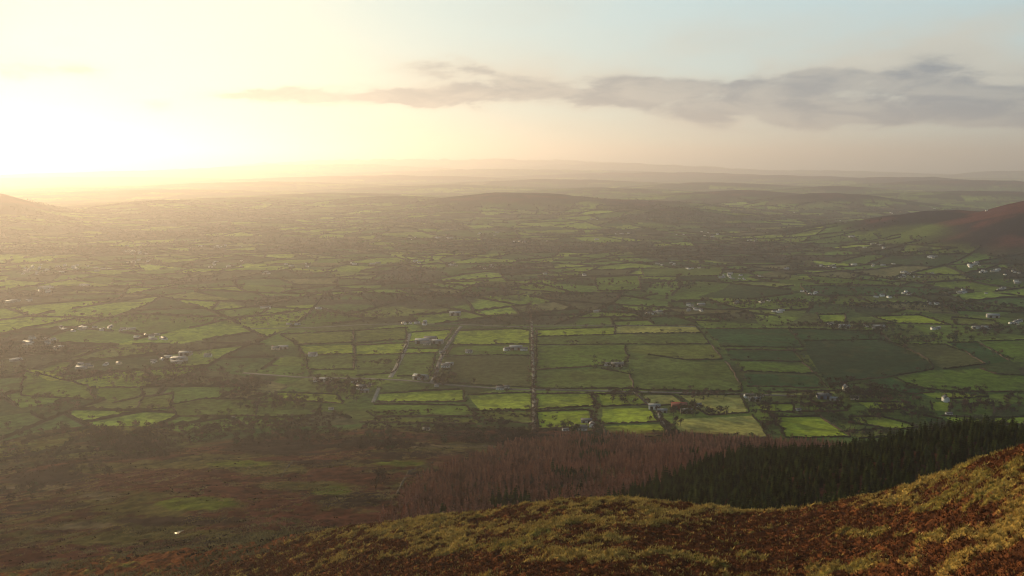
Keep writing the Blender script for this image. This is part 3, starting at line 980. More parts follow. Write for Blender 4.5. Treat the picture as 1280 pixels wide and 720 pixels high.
def plant(x, y, z, place, protos, mats, stuff_name, stuff_label, nthing=290, smin=.75, smax=1.2, need=10.0, nm=0):
    r = np.hypot(x, y)
    vis = visible(x, y, z + need)
    order = np.argsort(r + np.where(vis, 0, 1e6))
    n = len(x)
    rot_ = RNG.uniform(0, 6.28, n); s = RNG.uniform(smin, smax, n) * (0.8 + 0.4 * vnoise(x / 18, y / 18, 501)); ti = RNG.integers(0, len(protos), n)
    for j in order[:nthing]:
        place(x[j], y[j], z[j] - .3, rot_[j], s[j], int(ti[j]))
    rest = order[nthing:]
    if len(rest):
        P = np.stack([x[rest], y[rest], z[rest] - .3, rot_[rest], s[rest], ti[rest]], 1)
        o = merged(stuff_name, P, [lod(*p) for p in protos], mats)
        tag(o, stuff_label, kind="stuff")
    print(stuff_name, n)
ax = np.concatenate([sx, lx[mixed]]); ay = np.concatenate([sy, ly[mixed]]); az_ = np.concatenate([sz, lz[mixed]])
plant(ax, ay, az_, conifer_at, CON, (M_BARK, M_CONI), "spruce_forest", "dark spruces filling the far part of the plantation", smin=.6, smax=1.1)
plant(lx[~mixed], ly[~mixed], lz[~mixed], larch_at, LAR, (M_LBARK, M_LARCH), "larch_forest", "leafless reddish larches covering the slope above the fields", smin=.6, smax=1.1)

# ------------------------------------------------------------------ tufts of grass and heather on the spur
def tuft(seed, n, h, spread, wid, lean):
    rnd = random.Random(seed)
    V, Fc = [], []
    for i in range(n):
        a = rnd.random() * 6.28; r0 = spread * .35 * rnd.random() ** .5
        b = np.array([math.cos(a) * r0, math.sin(a) * r0, -.08])
        L = h * rnd.uniform(.6, 1.2)
        t = b + np.array([math.cos(a) * lean * L, math.sin(a) * lean * L, L * rnd.uniform(.55, 1.0)])
        sd = np.array([-math.sin(a + rnd.uniform(-.6, .6)), math.cos(a), 0]) * wid * rnd.uniform(.7, 1.3)
        k_ = len(V)
        V += [b - sd, b + sd, t + sd * .35, t - sd * .35]
        Fc.append((k_, k_ + 1, k_ + 2, k_ + 3))
    return np.array(V), np.array(Fc), np.zeros(len(Fc), int)
M_STRAW = plain_mat("dead_grass", (0.46, 0.33, 0.105), .9, .45, .35, .0)
M_HEATH = plain_mat("heather", (0.150, 0.055, 0.024), .95, .50, .30, .0)
rgt = np.random.default_rng(33)
rows_t = np.nonzero((RR > 150) & (RR < 345))[0]
wr = RR[rows_t] * np.gradient(RR)[rows_t]; wr /= wr.sum()
fc0 = int(np.searchsorted(AZ[:1050], math.radians(-32))); fc1 = int(np.searchsorted(AZ[:1049], math.radians(32)))
def tufts(name, label, n, want_grass, protos, mat):
    n = int(n * 1.9)
    ri = rgt.choice(rows_t, n, p=wr); ci = rgt.integers(fc0, fc1, n)
    gi = ri * NA + ci
    g = gm[gi]
    keep = (rgt.random(n) < np.where(want_grass, g, 1 - g) * .95 + .04) & (GR[gi] < np.interp(GA[gi], _ca, CREST[:, 2]) + 12)
    gi = gi[keep]
    x = GX[gi] + rgt.normal(0, .1, len(gi)); y = GY[gi] + rgt.normal(0, .1, len(gi)); z = GZ[gi]
    P = np.stack([x, y, z - .05, rgt.uniform(0, 6.28, len(gi)), rgt.uniform(.4, 1.05, len(gi)), rgt.integers(0, len(protos), len(gi))], 1)
    print(name, len(gi))
    tag(merged(name, P, protos, (mat,)), label, kind="stuff")
tufts("grass", "straw yellow grass tussocks on the near hillside", 90000, True, [tuft(i, 7, .95, .9, .10, .55) for i in range(5)], M_STRAW)
tufts("heather", "dark rust heather and bracken on the near hillside", 90000, False, [tuft(20 + i, 7, .60, .9, .12, .6) for i in range(5)], M_HEATH)

# ------------------------------------------------------------------ hedges
def hedge_geo(xy, width=2.4, height=2.6, step=5.0, lump=.5, seed=0):
    """a lumpy hedge bank along a polyline -> verts, quads"""
    xy = np.asarray(xy, float)
    seg = np.hypot(*np.diff(xy, axis=0).T); L = np.concatenate([[0], np.cumsum(seg)])
    n = max(2, int(L[-1] / step) + 1)
    s = np.linspace(0, L[-1], n)
    x = np.interp(s, L, xy[:, 0]); y = np.interp(s, L, xy[:, 1])
    dx = np.gradient(x); dy = np.gradient(y); dl = np.hypot(dx, dy) + 1e-9
    nx, ny = -dy / dl, dx / dl
    rg = np.random.default_rng(seed)
    h = height * (1 - lump * .6 + lump * 1.5 * rg.random(n)); w = width * (.7 + .6 * rg.random(n))
    gap = rg.random(n) < .06
    h = np.where(gap, h * .35, h)
    z = terrain(x, y)
    prof = [(-1, -0.6), (-.85, .55), (-.25, 1.0), (.35, .92), (.9, .5), (1, -0.6)]
    V = np.zeros((n, 6, 3))
    for k_, (u, q) in enumerate(prof):
        jx = rg.normal(0, .25, n)
        V[:, k_, 0] = x + nx * (u * w / 2 + jx); V[:, k_, 1] = y + ny * (u * w / 2 + jx)
        V[:, k_, 2] = z + np.where(q < 0, -.6, q * h * (1 + rg.normal(0, .12, n)))
    i = np.arange(n - 1)[:, None]; k_ = np.arange(5)[None]
    a = i * 6 + k_
    Fc = np.stack([a, a + 1, a + 7, a + 6], -1).reshape(-1, 4)
    return V.reshape(-1, 3), Fc, (x, y, z, h)

def hedge_full(xy, seed, width=2.2, height=2.2, twigs=1.2):
    """near hedge: bank plus loose twig clumps standing out of it"""
    V, Fc, (x, y, z, h) = hedge_geo(xy, width, height, 3.5, .6, seed)
    rnd = random.Random(seed)
    n = int(len(x) * 3.5 * twigs)
    def f(r):
        i = r.randrange(len(x))
        return (x[i] + r.gauss(0, 1.1), y[i] + r.gauss(0, 1.1), z[i] + h[i] * r.uniform(.3, 1.25))
    return join([(V, Fc), quads_cloud(n, f, .55, rnd)])

hedge_done = np.zeros((0, 2))
hedge_lines = []
def add_line(xy, kind=0, label=None, height=2.2, width=2.2):
    hedge_lines.append((np.asarray(xy), kind, label, height, width))
# shared borders of the traced fields: each side once
for fi, P in enumerate(FPOLY):
    n = len(FIELDS[fi][1]); sub = 3
    for e in range(n):
        if len(P) != n * sub:
            break
        pts = [P[(e * sub + k_) % len(P)] for k_ in range(sub + 1)]
        pts = np.array(pts)
        c = P.mean(0)
        pts = pts + (pts - c) / (np.hypot(*(pts - c).T)[:, None] + 1e-6) * 2.0
        mid = (pts[1] + pts[2]) / 2
        L = np.hypot(*(pts[-1] - pts[0]))
        if L < 12:
            continue
        if len(hedge_done):
            tol = 9 + 0.006 * np.hypot(*mid)
            cover = [np.min(np.hypot(*(hedge_done - q).T)) < tol for q in (pts[0] * .7 + pts[-1] * .3, mid, pts[0] * .3 + pts[-1] * .7)]
            if sum(cover) >= 2:
                continue
        dens = np.stack([np.interp(np.linspace(0, 3, max(4, int(L / 8))), range(4), pts[:, q]) for q in (0, 1)], 1)
        hedge_done = np.concatenate([hedge_done, dens])
        wig = (np.stack([fbm(dens[:, 0] / 25, dens[:, 1] / 25, 301, 2), fbm(dens[:, 0] / 25, dens[:, 1] / 25, 303, 2)], 1) - .5) * 7
        add_line(dens + wig, 0)
print("traced hedges", len(hedge_lines))

LANDMARKS = [("the farm with the white-walled yard", 730, 537), ("the white-fronted shed", 818, 511), ("the red barn", 850, 512), ("the lone farm ringed by trees", 768, 457),
 ("the dark-roofed farm beside the tan field", 940, 499), ("the blue-grey shed with white gable", 1033, 497), ("the tall pale gable house", 1057, 489), ("the upright white house", 1182, 502),
 ("the low white house by the thicket", 1186, 518), ("the farm in the bare wood", 452, 484), ("the grey farm left of the wood", 402, 477), ("the long white bungalow by the lane", 557, 459),
 ("the pale farm on the left fields", 348, 436), ("the grey farmyard between two lanes", 536, 428), ("the farm at the tree-lined lane", 650, 437), ("the long sheds at the right", 1055, 410),
 ("the hamlet left of the far meadow", 205, 450), ("the hill-foot village on the right", 1215, 331), ("the far left village", 90, 336), ("the small far hamlet", 868, 386),
 ("the white lone hut", 414, 512), ("the low left farms", 125, 458)]
_T = "twenty thirty forty fifty sixty seventy".split()
ORD = "nearest,second,third,fourth,fifth,sixth,seventh,eighth,ninth,tenth,eleventh,twelfth,thirteenth,fourteenth,fifteenth,sixteenth,seventeenth,eighteenth,nineteenth".split(",")
for _t in _T:
    ORD.append(_t[:-1] + "ieth")
    ORD += [_t + "-" + w_ for w_ in "first second third fourth fifth sixth seventh eighth ninth".split()]
_cnt = {}
def where_words(kind, x, y, z):
    """'third bare tree left of the red barn', counted outward from the landmark when called in that order"""
    px, py = project(np.array([x]), np.array([y]), np.array([z])); px, py = float(px[0]), float(py[0])
    best = sorted(LANDMARKS, key=lambda l: math.hypot(l[1] - px, (l[2] - py) * 3))[0]
    dx, dy = px - best[1], (py - best[2]) * 3
    if abs(dx) > abs(dy):
        rel = "right of" if dx > 0 else "left of"
    else:
        rel = "in front of" if dy > 0 else "beyond"
    return kind, rel, best[0], math.hypot(dx, dy)
def label_all(items, fmt, cat, grp):
    """items: (object, kind words, x, y, z)"""
    rows = []
    for o, kd, x, y, z in items:
        k_, rel, lm, d = where_words(kd, x, y, z)
        rows.append((d, o, k_, rel, lm))
    rows.sort(key=lambda r: r[0])
    for d, o, k_, rel, lm in rows:
        n = _cnt.get((k_, rel, lm), 0); _cnt[(k_, rel, lm)] = n + 1
        od = ORD[n] if n < len(ORD) else "one of the outer"
        tag(o, fmt % (od, k_, rel, lm), cat, grp)
def seg_side(px):
    return "left" if px < 430 else ("middle" if px < 860 else "right")
POSW = ["farmed floor", "valley floor"]
hedge_items = []
tree_spots = []                                   # (x, y, size, kind) for hedgerow trees
rndh = random.Random(5)
for hi_, (xy, kind, lab, hh_, ww_) in enumerate(hedge_lines):
    d = float(np.hypot(*xy.mean(0)))
    V, Fc = hedge_full(xy, 900 + hi_, ww_, hh_ * (0.8 if d < 1900 else 1.1), 1.0 if d < 2200 else .5)
    o = mesh_obj("field_hedge", V, Fc, (M_HEDGE if hi_ % 3 else M_GORSE,))
    hedge_items.append((o, "thin hedge" if hi_ % 3 else "brownish hedge", xy[:, 0].mean(), xy[:, 1].mean(), 0.0))
    Ls = np.hypot(*np.diff(xy, axis=0).T).sum()
    for _ in range(int(Ls / 42 + rndh.random())):
        q = xy[rndh.randrange(len(xy))]
        tree_spots.append((q[0] + rndh.gauss(0, 2), q[1] + rndh.gauss(0, 2), rndh.uniform(.35, 1.0) ** 1.2, rndh.choice([0, 0, 0, 1, 2])))

label_all(hedge_items, "%s %s %s %s", "hedge", "hedges between the fields")
# the rest of the hedges of the valley: from the splits of the patchwork
E0 = np.array([e[0] for e in EDGES]); E1 = np.array([e[1] for e in EDGES])
far_pieces = []
rg2 = np.random.default_rng(77)
cnt = 0
for a, b in zip(E0, E1):
    m = (a + b) / 2; rr = math.hypot(*m); an = abs(math.atan2(m[0], m[1]))
    if rr > 7000 or rr < 1000 or an > math.radians(38):
        continue
    L = math.hypot(*(b - a)); step = max(5.0, rr * .0045)
    n = max(2, int(L / step) + 1)
    X = np.linspace(a[0], b[0], n); Y = np.linspace(a[1], b[1], n)
    far_pieces.append((X, Y, rr, step)); cnt += n
print("far hedge pieces", len(far_pieces), cnt)
allX = np.concatenate([p[0] for p in far_pieces]); allY = np.concatenate([p[1] for p in far_pieces])
ux, uy = unwarp(allX, allY)
ureg = in_poly(ux, uy, REGW)
for P in FPOLY:
    ureg |= in_poly(ux, uy, P)
ur = np.hypot(ux, uy)
uh = hills_only(ux, uy) > 62
bad = ureg | uh | (ur < 1060) | (vnoise(ux / 60, uy / 60, 91) < 0.16)
uz = terrain(ux, uy)
VV, FF, o_ = [], [], 0
pos = 0
for (X, Y, rr, step) in far_pieces:
    n = len(X); s_ = slice(pos, pos + n); pos += n
    x, y, z, bd = ux[s_], uy[s_], uz[s_], bad[s_]
    if bd.all():
        continue
    dx = np.gradient(x); dy = np.gradient(y); dl = np.hypot(dx, dy) + 1e-9
    nx, ny = -dy / dl, dx / dl
    h = (1.8 + 3.0 * rg2.random(n) ** 2) * (1 + rr / 9000); h = np.where(bd, -.5, h)
    w = 2.0 + 2.0 * rg2.random(n) + rr / 2800
    V = np.zeros((n, 4, 3))
    for k_, (u, q) in enumerate(((-1, -1), (-.5, 1), (.5, .9), (1, -1))):
        V[:, k_, 0] = x + nx * u * w / 2; V[:, k_, 1] = y + ny * u * w / 2
        V[:, k_, 2] = z + np.where(q < 0, -1.0, q * h)
    i = np.arange(n - 1); i = i[~(bd[:-1] | bd[1:])]
    a = (i[:, None] * 4 + np.arange(3)[None]) + o_
    FF.append(np.stack([a, a + 1, a + 5, a + 4], -1).reshape(-1, 4))
    VV.append(V.reshape(-1, 3)); o_ += n * 4
o = mesh_obj("hedgerows", np.concatenate(VV), np.concatenate(FF), (M_HEDGE,))
tag(o, "dark network of hedgerows over the distant farmland", kind="stuff")

# ------------------------------------------------------------------ trees of the valley
ok = np.nonzero(~bad)[0]
prob = np.minimum(1, 0.16 + 0.35 * (vnoise(ux[ok] / 200, uy[ok] / 200, 211) > .55))
ok = ok[rg2.random(len(ok)) < prob * np.clip(ur[ok] / 3500, .45, 1.0)]
ty = list(zip(ux[ok] + rg2.normal(0, 2, len(ok)), uy[ok] + rg2.normal(0, 2, len(ok)), rg2.uniform(.5, 1.15, len(ok)), rg2.choice([0, 0, 0, 1, 2], len(ok))))
tree_spots += ty
# woods and copses: traced clumps (pixel ellipse, count, kind)
CLUMPS = [(430,490,26,11,70,0),(455,482,18,6,30,0),(400,478,22,6,25,0),(350,505,40,8,70,0),(300,492,24,7,45,0),(370,548,60,8,120,0),(480,560,45,7,60,0),(480,548,20,7,18,2),
 (300,480,30,6,50,0),(170,560,45,12,130,0),(130,545,60,8,90,0),(330,530,60,6,80,0),(210,478,60,6,80,0),(120,472,80,6,90,0),(240,466,50,5,60,0),(60,505,30,10,30,0),(20,560,25,20,40,0),
 (560,470,14,5,20,0),(545,478,18,4,18,0),(768,458,20,6,30,2),(745,545,8,5,10,2),(705,537,14,4,10,2),(867,513,22,6,36,2),(885,517,20,4,20,0),(840,535,10,12,26,0),
 (775,500,16,8,24,0),(880,497,20,6,20,1),(945,500,14,6,24,2),(965,530,10,14,30,0),(955,512,14,6,20,0),(1075,492,28,8,70,0),(1100,497,30,5,50,2),(1050,480,20,4,24,0),(1030,512,30,8,50,0),
 (1060,530,20,6,26,2),(1120,515,26,5,36,0),(1150,520,16,5,22,2),(1205,508,16,7,26,0),(1250,512,26,6,26,0),(1190,493,30,4,24,0),(1270,500,20,5,18,0),(1120,505,24,4,20,1),(1130,488,40,3,24,0),
 (1010,498,30,5,40,0),(1090,520,20,4,20,2),(600,552,50,4,60,0),(560,540,60,3,44,0),(640,548,24,4,30,0),(620,532,16,4,20,0),(1230,532,30,3,30,2),(1190,537,40,4,44,2),(1110,545,50,3,40,2),
 (1090,412,40,5,120,2),(1140,425,60,5,120,2),(1020,408,40,3,60,0),(1240,415,40,5,80,0),(930,380,60,4,90,0),(800,390,50,5,90,0),(850,358,30,4,80,2),(720,372,70,3,90,2),(690,352,40,4,70,0),
 (1000,380,60,4,110,2),(1100,385,90,4,140,2),(1220,385,60,5,120,2),(900,400,60,3,70,0),(560,372,120,4,140,0),(430,395,110,4,120,0),(300,402,80,4,90,0),(620,360,80,3,90,0),(1150,350,90,5,150,2),
 (850,275,60,5,90,2),(1010,300,90,4,110,2),(1130,318,60,4,130,2),(900,300,60,4,90,2),(140,400,80,5,90,0),(60,440,60,5,80,0),(190,440,60,5,90,0),(480,455,20,3,16,0),(668,395,10,8,24,0),(240,540,60,5,60,0),
 (100,590,30,6,16,0),(40,620,40,8,14,0),(480,606,8,12,6,0)]
rgc = np.random.default_rng(5)
cp = []
for (cx, cy, rx, ry, n, kd) in CLUMPS:
    cp.append(np.stack([cx + rx * .62 * rgc.normal(0, 1, n).clip(-2, 2), cy + ry * .62 * rgc.normal(0, 1, n).clip(-2, 2), np.full(n, kd)], 1))
cp = np.concatenate(cp)
hx, hy, _ = hit(cp[:, 0], cp[:, 1])
for x, y, kd in zip(hx, hy, cp[:, 2]):
    if not math.isnan(x) and math.hypot(x, y) > 520:
        k2 = int(kd) if rndh.random() < .75 else rndh.choice([0, 1, 2])
        tree_spots.append((x, y, rndh.uniform(.5, 1.1), k2))
# the tree-lined lane running straight away up the middle and other tree rows
def pline(pts, step_px=1.5):
    p = np.array(pts, float); seg = np.hypot(*np.diff(p, axis=0).T); L = np.concatenate([[0], np.cumsum(seg)])
    s = np.arange(0, L[-1] + .01, step_px)
    x, y, z = hit(np.interp(s, L, p[:, 0]), np.interp(s, L, p[:, 1]))
    ok_ = ~np.isnan(x)
    return np.stack([x[ok_], y[ok_]], 1)
ROWS = [([(662,380),(664,412),(665,450),(665,487),(667,520),(670,552)], 5.5, 3.0, 1, .62), ([(545,478),(548,458),(556,436),(573,412)], 14, 2.5, 0, .5),
        ([(442,412),(444,440),(444,466)], 12, 2.5, 0, .55), ([(368,426),(378,448),(384,468)], 10, 3, 0, .6), ([(500,450),(508,425),(512,412)], 16, 2, 0, .5),
        ([(790,489),(930,492),(1000,494)], 20, 2, 0, .7), ([(668,487),(790,490)], 30, 2, 0, .6), ([(320,467),(440,474)], 14, 3, 0, .7), ([(560,480),(640,487)], 16, 2, 0, .5),
        ([(876,412),(905,436),(930,466),(936,486)], 16, 2.5, 0, .6), ([(985,425),(1015,458),(1038,486)], 16, 2.5, 2, .6), ([(1100,425),(1140,444),(1160,456)], 14, 3, 2, .7),
        ([(1210,428),(1270,455)], 14, 3, 2, .7), ([(783,428),(784,446)], 20, 2, 0, .4), ([(960,518),(984,548)], 8, 3, 0, .6), ([(742,494),(744,530),(748,548)], 8, 3, 1, .8),
        ([(795,493),(822,512),(826,530),(846,548)], 8, 3, 0, .7), ([(320,408),(460,405),(640,408),(880,407),(1000,410)], 26, 2, 0, .7), ([(300,545),(420,552),(560,552),(660,552)], 13, 4, 0, .8),
        ([(880,551),(960,551),(1080,549)], 30, 2, 0, .4)]
for pts, gap, jit_, kd, sc_ in ROWS:
    w_ = pline(pts)
    seg = np.hypot(*np.diff(w_, axis=0).T); L = np.concatenate([[0], np.cumsum(seg)])
    s = np.arange(0, L[-1], gap); s = s + rgc.normal(0, gap * .3, len(s))
    for x, y in zip(np.interp(s, L, w_[:, 0]), np.interp(s, L, w_[:, 1])):
        tree_spots.append((x + rgc.normal(0, jit_), y + rgc.normal(0, jit_), sc_ * rgc.uniform(.6, 1.25), kd))
# belts where the far ground is wooded
q = rg2.random((60000, 2)); qa = np.radians(-33 + 66 * q[:, 0]); qr = 1400 + (6500 - 1400) * q[:, 1] ** 1.0
qx, qy = qr * np.sin(qa), qr * np.cos(qa)
qw = np.maximum(sstep(fbm(qx / 300, qy / 300, 81, 4), 0.66, 0.70), sstep(fbm(qx / 900, qy / 420, 85, 4), 0.63, 0.68) * sstep(qr, 1900, 2600))
qm = (qw > .5) & ~in_poly(qx, qy, REGW) & (hills_only(qx, qy) < 90)
qi = np.nonzero(qm)[0]
print("wood belt trees", len(qi))
for i in qi[:4200]:
    tree_spots.append((qx[i], qy[i], rg2.uniform(.6, 1.1), int(rg2.choice([0, 0, 1, 2]))))

TS = np.array(tree_spots, float)
TS = TS[~np.isnan(TS).any(1)]
tz = terrain(TS[:, 0], TS[:, 1])
tv = visible(TS[:, 0], TS[:, 1], tz + 14)
TS, tz = TS[tv], tz[tv]
trr = np.hypot(TS[:, 0], TS[:, 1])
print("valley trees", len(TS))
BR = [broadleaf(40 + i, 9.5 + i % 2, 4.2, 150) for i in range(3)]
BR1 = [broadleaf(60 + i, 9.0, 3.8, 140) for i in range(2)]
BR2 = [broadleaf(70 + i, 8.5, 3.6, 190, .50, 5, 30) for i in range(2)]
bare_at = tree_family("bare_tree", "tree", "bare trees along the hedges", "leafless grey brown tree on a field edge of the nearer valley floor", BR, (M_BARK, M_TWIG))
bare1_at = tree_family("bare_tree", "tree", "reddish bare trees", "leafless reddish tree in a roadside or farm row on the valley floor", BR1, (M_BARK, M_TWIG2))
ever_at = tree_family("evergreen_tree", "tree", "dark evergreen trees by the farms", "dark bushy evergreen tree near the farms on the valley floor", BR2, (M_BARK, M_EVER))
vis_t = visible(TS[:, 0], TS[:, 1], tz + 5)
order = np.argsort(trr / (TS[:, 2] + .1) + np.where(vis_t, 0, 1e6))
nth = 300
tree_items = []
for j in order[:nth]:
    x, y, s, kd = TS[j]
    pl = (bare_at, bare1_at, ever_at)[int(kd)]
    e_ = pl(x, y, tz[j] - .2, rndh.uniform(0, 6.28), s, rndh.randrange((3, 2, 2)[int(kd)]))
    big = "tall" if s > .75 else "small"
    tree_items.append((e_, big + (" bare brown tree", " bare reddish tree", " dark evergreen")[int(kd)], x, y, tz[j] + 3))
label_all(tree_items, "%s %s %s %s", "tree", "trees standing among the fields")
rest = order[nth:]
for kd, nm_, lb_, mt in ((0, "bare_woodland", "leafless brown woods and hedgerow trees across the valley", M_TWIG), (1, "reddish_woodland", "reddish leafless trees scattered over the valley", M_TWIG2), (2, "evergreen_woodland", "dark evergreen copses and belts across the valley", M_EVER)):
    idx = rest[TS[rest, 3] == kd]
    T1 = [lod(*broadleaf(100 + kd * 10 + i, 9.0, 4.4, 70, .62, 3)) for i in range(3)]
    T2 = [lod(*broadleaf(150 + kd * 10 + i, 8.5, 4.6, 26, 1.15, 1)) for i in range(3)]
    n = len(idx)
    if n == 0:
        continue
    farx = trr[idx] > 2100
    ti = rg2.integers(0, 3, n) + 3 * farx
    P = np.stack([TS[idx, 0], TS[idx, 1], tz[idx] - .3, rg2.uniform(0, 6.28, n), TS[idx, 2] * (1.08 + .12 * farx), ti], 1)
    tag(merged(nm_, P, T1 + T2, (M_BARK, mt)), lb_, kind="stuff")


# ------------------------------------------------------------------ roads, lanes and water
M_ROAD = plain_mat("asphalt", (0.075, 0.070, 0.072), .8, .2, .5, .3)
M_TRACK = plain_mat("pale_track", (0.20, 0.185, 0.16), .9, .25, .3, .2)
def strip(name, pts, width, mat, label, world=False, lift=.35):
    w_ = np.asarray(pts) if world else pline(pts, 1.0)
    seg = np.hypot(*np.diff(w_, axis=0).T); L = np.concatenate([[0], np.cumsum(seg)])
    s = np.arange(0, L[-1], 6.0)
    x = np.interp(s, L, w_[:, 0]); y = np.interp(s, L, w_[:, 1])
    k_ = np.ones(7) / 7
    if len(x) > 16:
        xs = np.convolve(np.pad(x, 3, mode='edge'), k_, 'valid'); ys = np.convolve(np.pad(y, 3, mode='edge'), k_, 'valid'); x, y = xs, ys
    dx = np.gradient(x); dy = np.gradient(y); dl = np.hypot(dx, dy) + 1e-9
    nx, ny = -dy / dl * width / 2, dx / dl * width / 2
    z = terrain(x, y)
    n = len(x)
    rows = []
    for u, q in ((-1.25, -1.2), (-1, lift), (1, lift), (1.25, -1.2)):
        rows.append(np.stack([x + nx * u, y + ny * u, np.maximum(terrain(x + nx * u, y + ny * u), z) + q], 1))
    V = np.stack(rows, 1).reshape(-1, 3)
    a = np.arange(n - 1)[:, None] * 4 + np.arange(3)[None]
    Fc = np.stack([a, a + 1, a + 5, a + 4], -1).reshape(-1, 4)
    o = mesh_obj(name, V, Fc, (mat,), True)
    return tag(o, label, kind="structure")
strip("road", [(300,466),(380,472),(440,473),(500,475),(560,481),(640,487),(700,487.5),(800,490),(930,493),(1000,495)], 6.5, M_ROAD, "grey country road crossing the valley floor")
strip("road", [(538,480),(545,468),(548,455),(556,437),(565,423),(573,412),(578,406)], 6.5, M_ROAD, "grey lane climbing away between fields left of centre")
strip("road", [(310,411),(400,409),(460,405.5),(560,405),(640,408.5),(760,406.5),(880,408.5)], 6, M_ROAD, "far road beyond the bright fields")
strip("road", [(663,385),(665,412),(666,450),(667,487),(668,552)], 4.5, M_TRACK, "tree-lined lane running straight up the middle")
strip("path", [(487,473),(494,462),(500,450),(506,438),(510,424),(512,415)], 7, M_TRACK, "pale track up the field edge left of the lane")
strip("path", [(792,489),(806,502),(822,512),(827,528),(838,540),(848,549)], 4, M_TRACK, "farm track down to the plantation")
strip("path", [(466,503),(470,494),(474,484)], 5, M_TRACK, "short pale track by the wooded farm")
strip("path", [(0,664),(50,663),(88,659),(125,655)], 2.2, M_TRACK, "faint pale track over the moor")
strip("path", [(0,622),(40,620),(90,611)], 2.2, M_TRACK, "upper faint track over the moor")

M_WATER, _N, _b = mat_new("still_water")
_b.inputs['Base Color'].default_value = (0.03, 0.04, 0.05, 1); _b.inputs['Roughness'].default_value = .35; _b.inputs['Specular IOR Level'].default_value = .05; _b.inputs['Metallic'].default_value = 0
def pool(px, py, rx, ry, label, seed):
    a = np.linspace(0, 2 * math.pi, 22, endpoint=False)
    w_ = .75 + .5 * np.random.default_rng(seed).random(22)
    hx_, hy_, _z = hit([px], [py])
    x = hx_[0] + rx * .5 * w_ * np.cos(a); y = hy_[0] + rx * .45 * w_ * np.sin(a); z = terrain(x, y)
    zc = float(np.max(z)) + .5
    n = len(x); c = np.array([[x.mean(), y.mean(), zc]])
    V = np.concatenate([np.stack([x, y, np.full(n, zc)], 1), np.stack([x, y, z - 3], 1), c])
    Fc = [(i, (i + 1) % n, 2 * n, 2 * n) for i in range(n)]
    tri = [(i, (i + 1) % n, 2 * n) for i in range(n)] + [(n + i, n + (i + 1) % n, (i + 1) % n) for i in range(n)] + [(n + i, (i + 1) % n, i) for i in range(n)]
    o = mesh_obj("water", V, np.array(tri), (M_WATER,))
    tag(o, label, kind="structure")
pool(227, 669, 7.5, 3.0, "small bright pool on the moor at lower left", 3)
pool(222, 662, 1.6, 1.0, "tiny pool just behind the bright moor pool", 4)
pool(280, 674, 3.5, 1.5, "pale narrow pool right of the bright pool", 5)
pool(212, 674, 4, 1.2, "thin puddle left of the bright pool", 6)
pool(425, 653, 3, 1.2, "little pool at the foot of the spur", 7)

# scrub and rushes over the moor
rgm = np.random.default_rng(91)
_a = np.radians(rgm.uniform(-32, 3, 30000)); _r = np.sqrt(rgm.uniform(330 ** 2, 1150 ** 2, 30000))
qx, qy = _r * np.sin(_a), _r * np.cos(_a); qz = terrain(qx, qy)
qr = np.hypot(qx, qy)
m_ = ~np.isnan(qx) & (qr > 330) & (qr < 1150) & ~in_poly(qx, qy, LARCH_P)
dn = fbm(qx / 40, qy / 40, 401, 4)
m_ &= (dn > .50) & (rgm.random(len(qx)) < .55)
qx, qy, qz = qx[m_], qy[m_], qz[m_]
print("moor bushes", len(qx))
M_SCRUB = plain_mat("moor_scrub", (0.030, 0.018, 0.012), .95, .5, .03, .0)
BU = [bush(i, 1.7, 1.9, 16, .55) for i in range(4)]
BU = [(v, f, np.zeros(len(f), int)) for v, f in BU]
P = np.stack([qx, qy, qz, rgm.uniform(0, 6.28, len(qx)), rgm.uniform(.4, 1.25, len(qx)) ** 1.4, rgm.integers(0, 4, len(qx))], 1)
tag(merged("moor_scrub", P, BU, (M_SCRUB,)), "dark heather clumps and scrub scattered over the moor", kind="stuff")

# pale tussocks of moor grass
_n = 60000
_a = np.radians(rgm.uniform(-32, 1, _n)); _r = np.sqrt(rgm.uniform(340 ** 2, 900 ** 2, _n))
qx, qy = _r * np.sin(_a), _r * np.cos(_a); qz = terrain(qx, qy)
m_ = (fbm(qx / 30, qy / 22, 407, 4) > .50) & ~in_poly(qx, qy, LARCH_P)
qx, qy, qz = qx[m_], qy[m_], qz[m_]
TU = [tuft(60 + i, 9, 1.15, 2.0, .22, .8) for i in range(4)]
P = np.stack([qx, qy, qz + .9, rgm.uniform(0, 6.28, len(qx)), rgm.uniform(.5, 1.3, len(qx)), rgm.integers(0, 4, len(qx))], 1)
tag(merged("moor_grass", P, TU, (plain_mat("pale_moor_grass", (0.20, 0.145, 0.062), .95, .45, .04, .0),)), "pale tussocks of dead grass dotted over the moor", kind="stuff")

# old bank and drystone wall beside the larches
M_STONE = plain_mat("dark_stone", (0.055, 0.042, 0.034), .95, .4, .8, .1)
for pts, lb_ in (([(496,620),(503,606),(510,593),(520,588),(541,580)], "dark old wall at the left border of the larches"), ([(351,600),(358,588),(367,577)], "short dark wall on the moor left of the larches")):
    w_ = pline(pts, 1.0)
    V, Fc, _q = hedge_geo(w_, 2.0, 2.2, 3.0, .35, 8)
    tag(mesh_obj("stone_wall", V, Fc, (M_STONE,)), lb_, "wall")

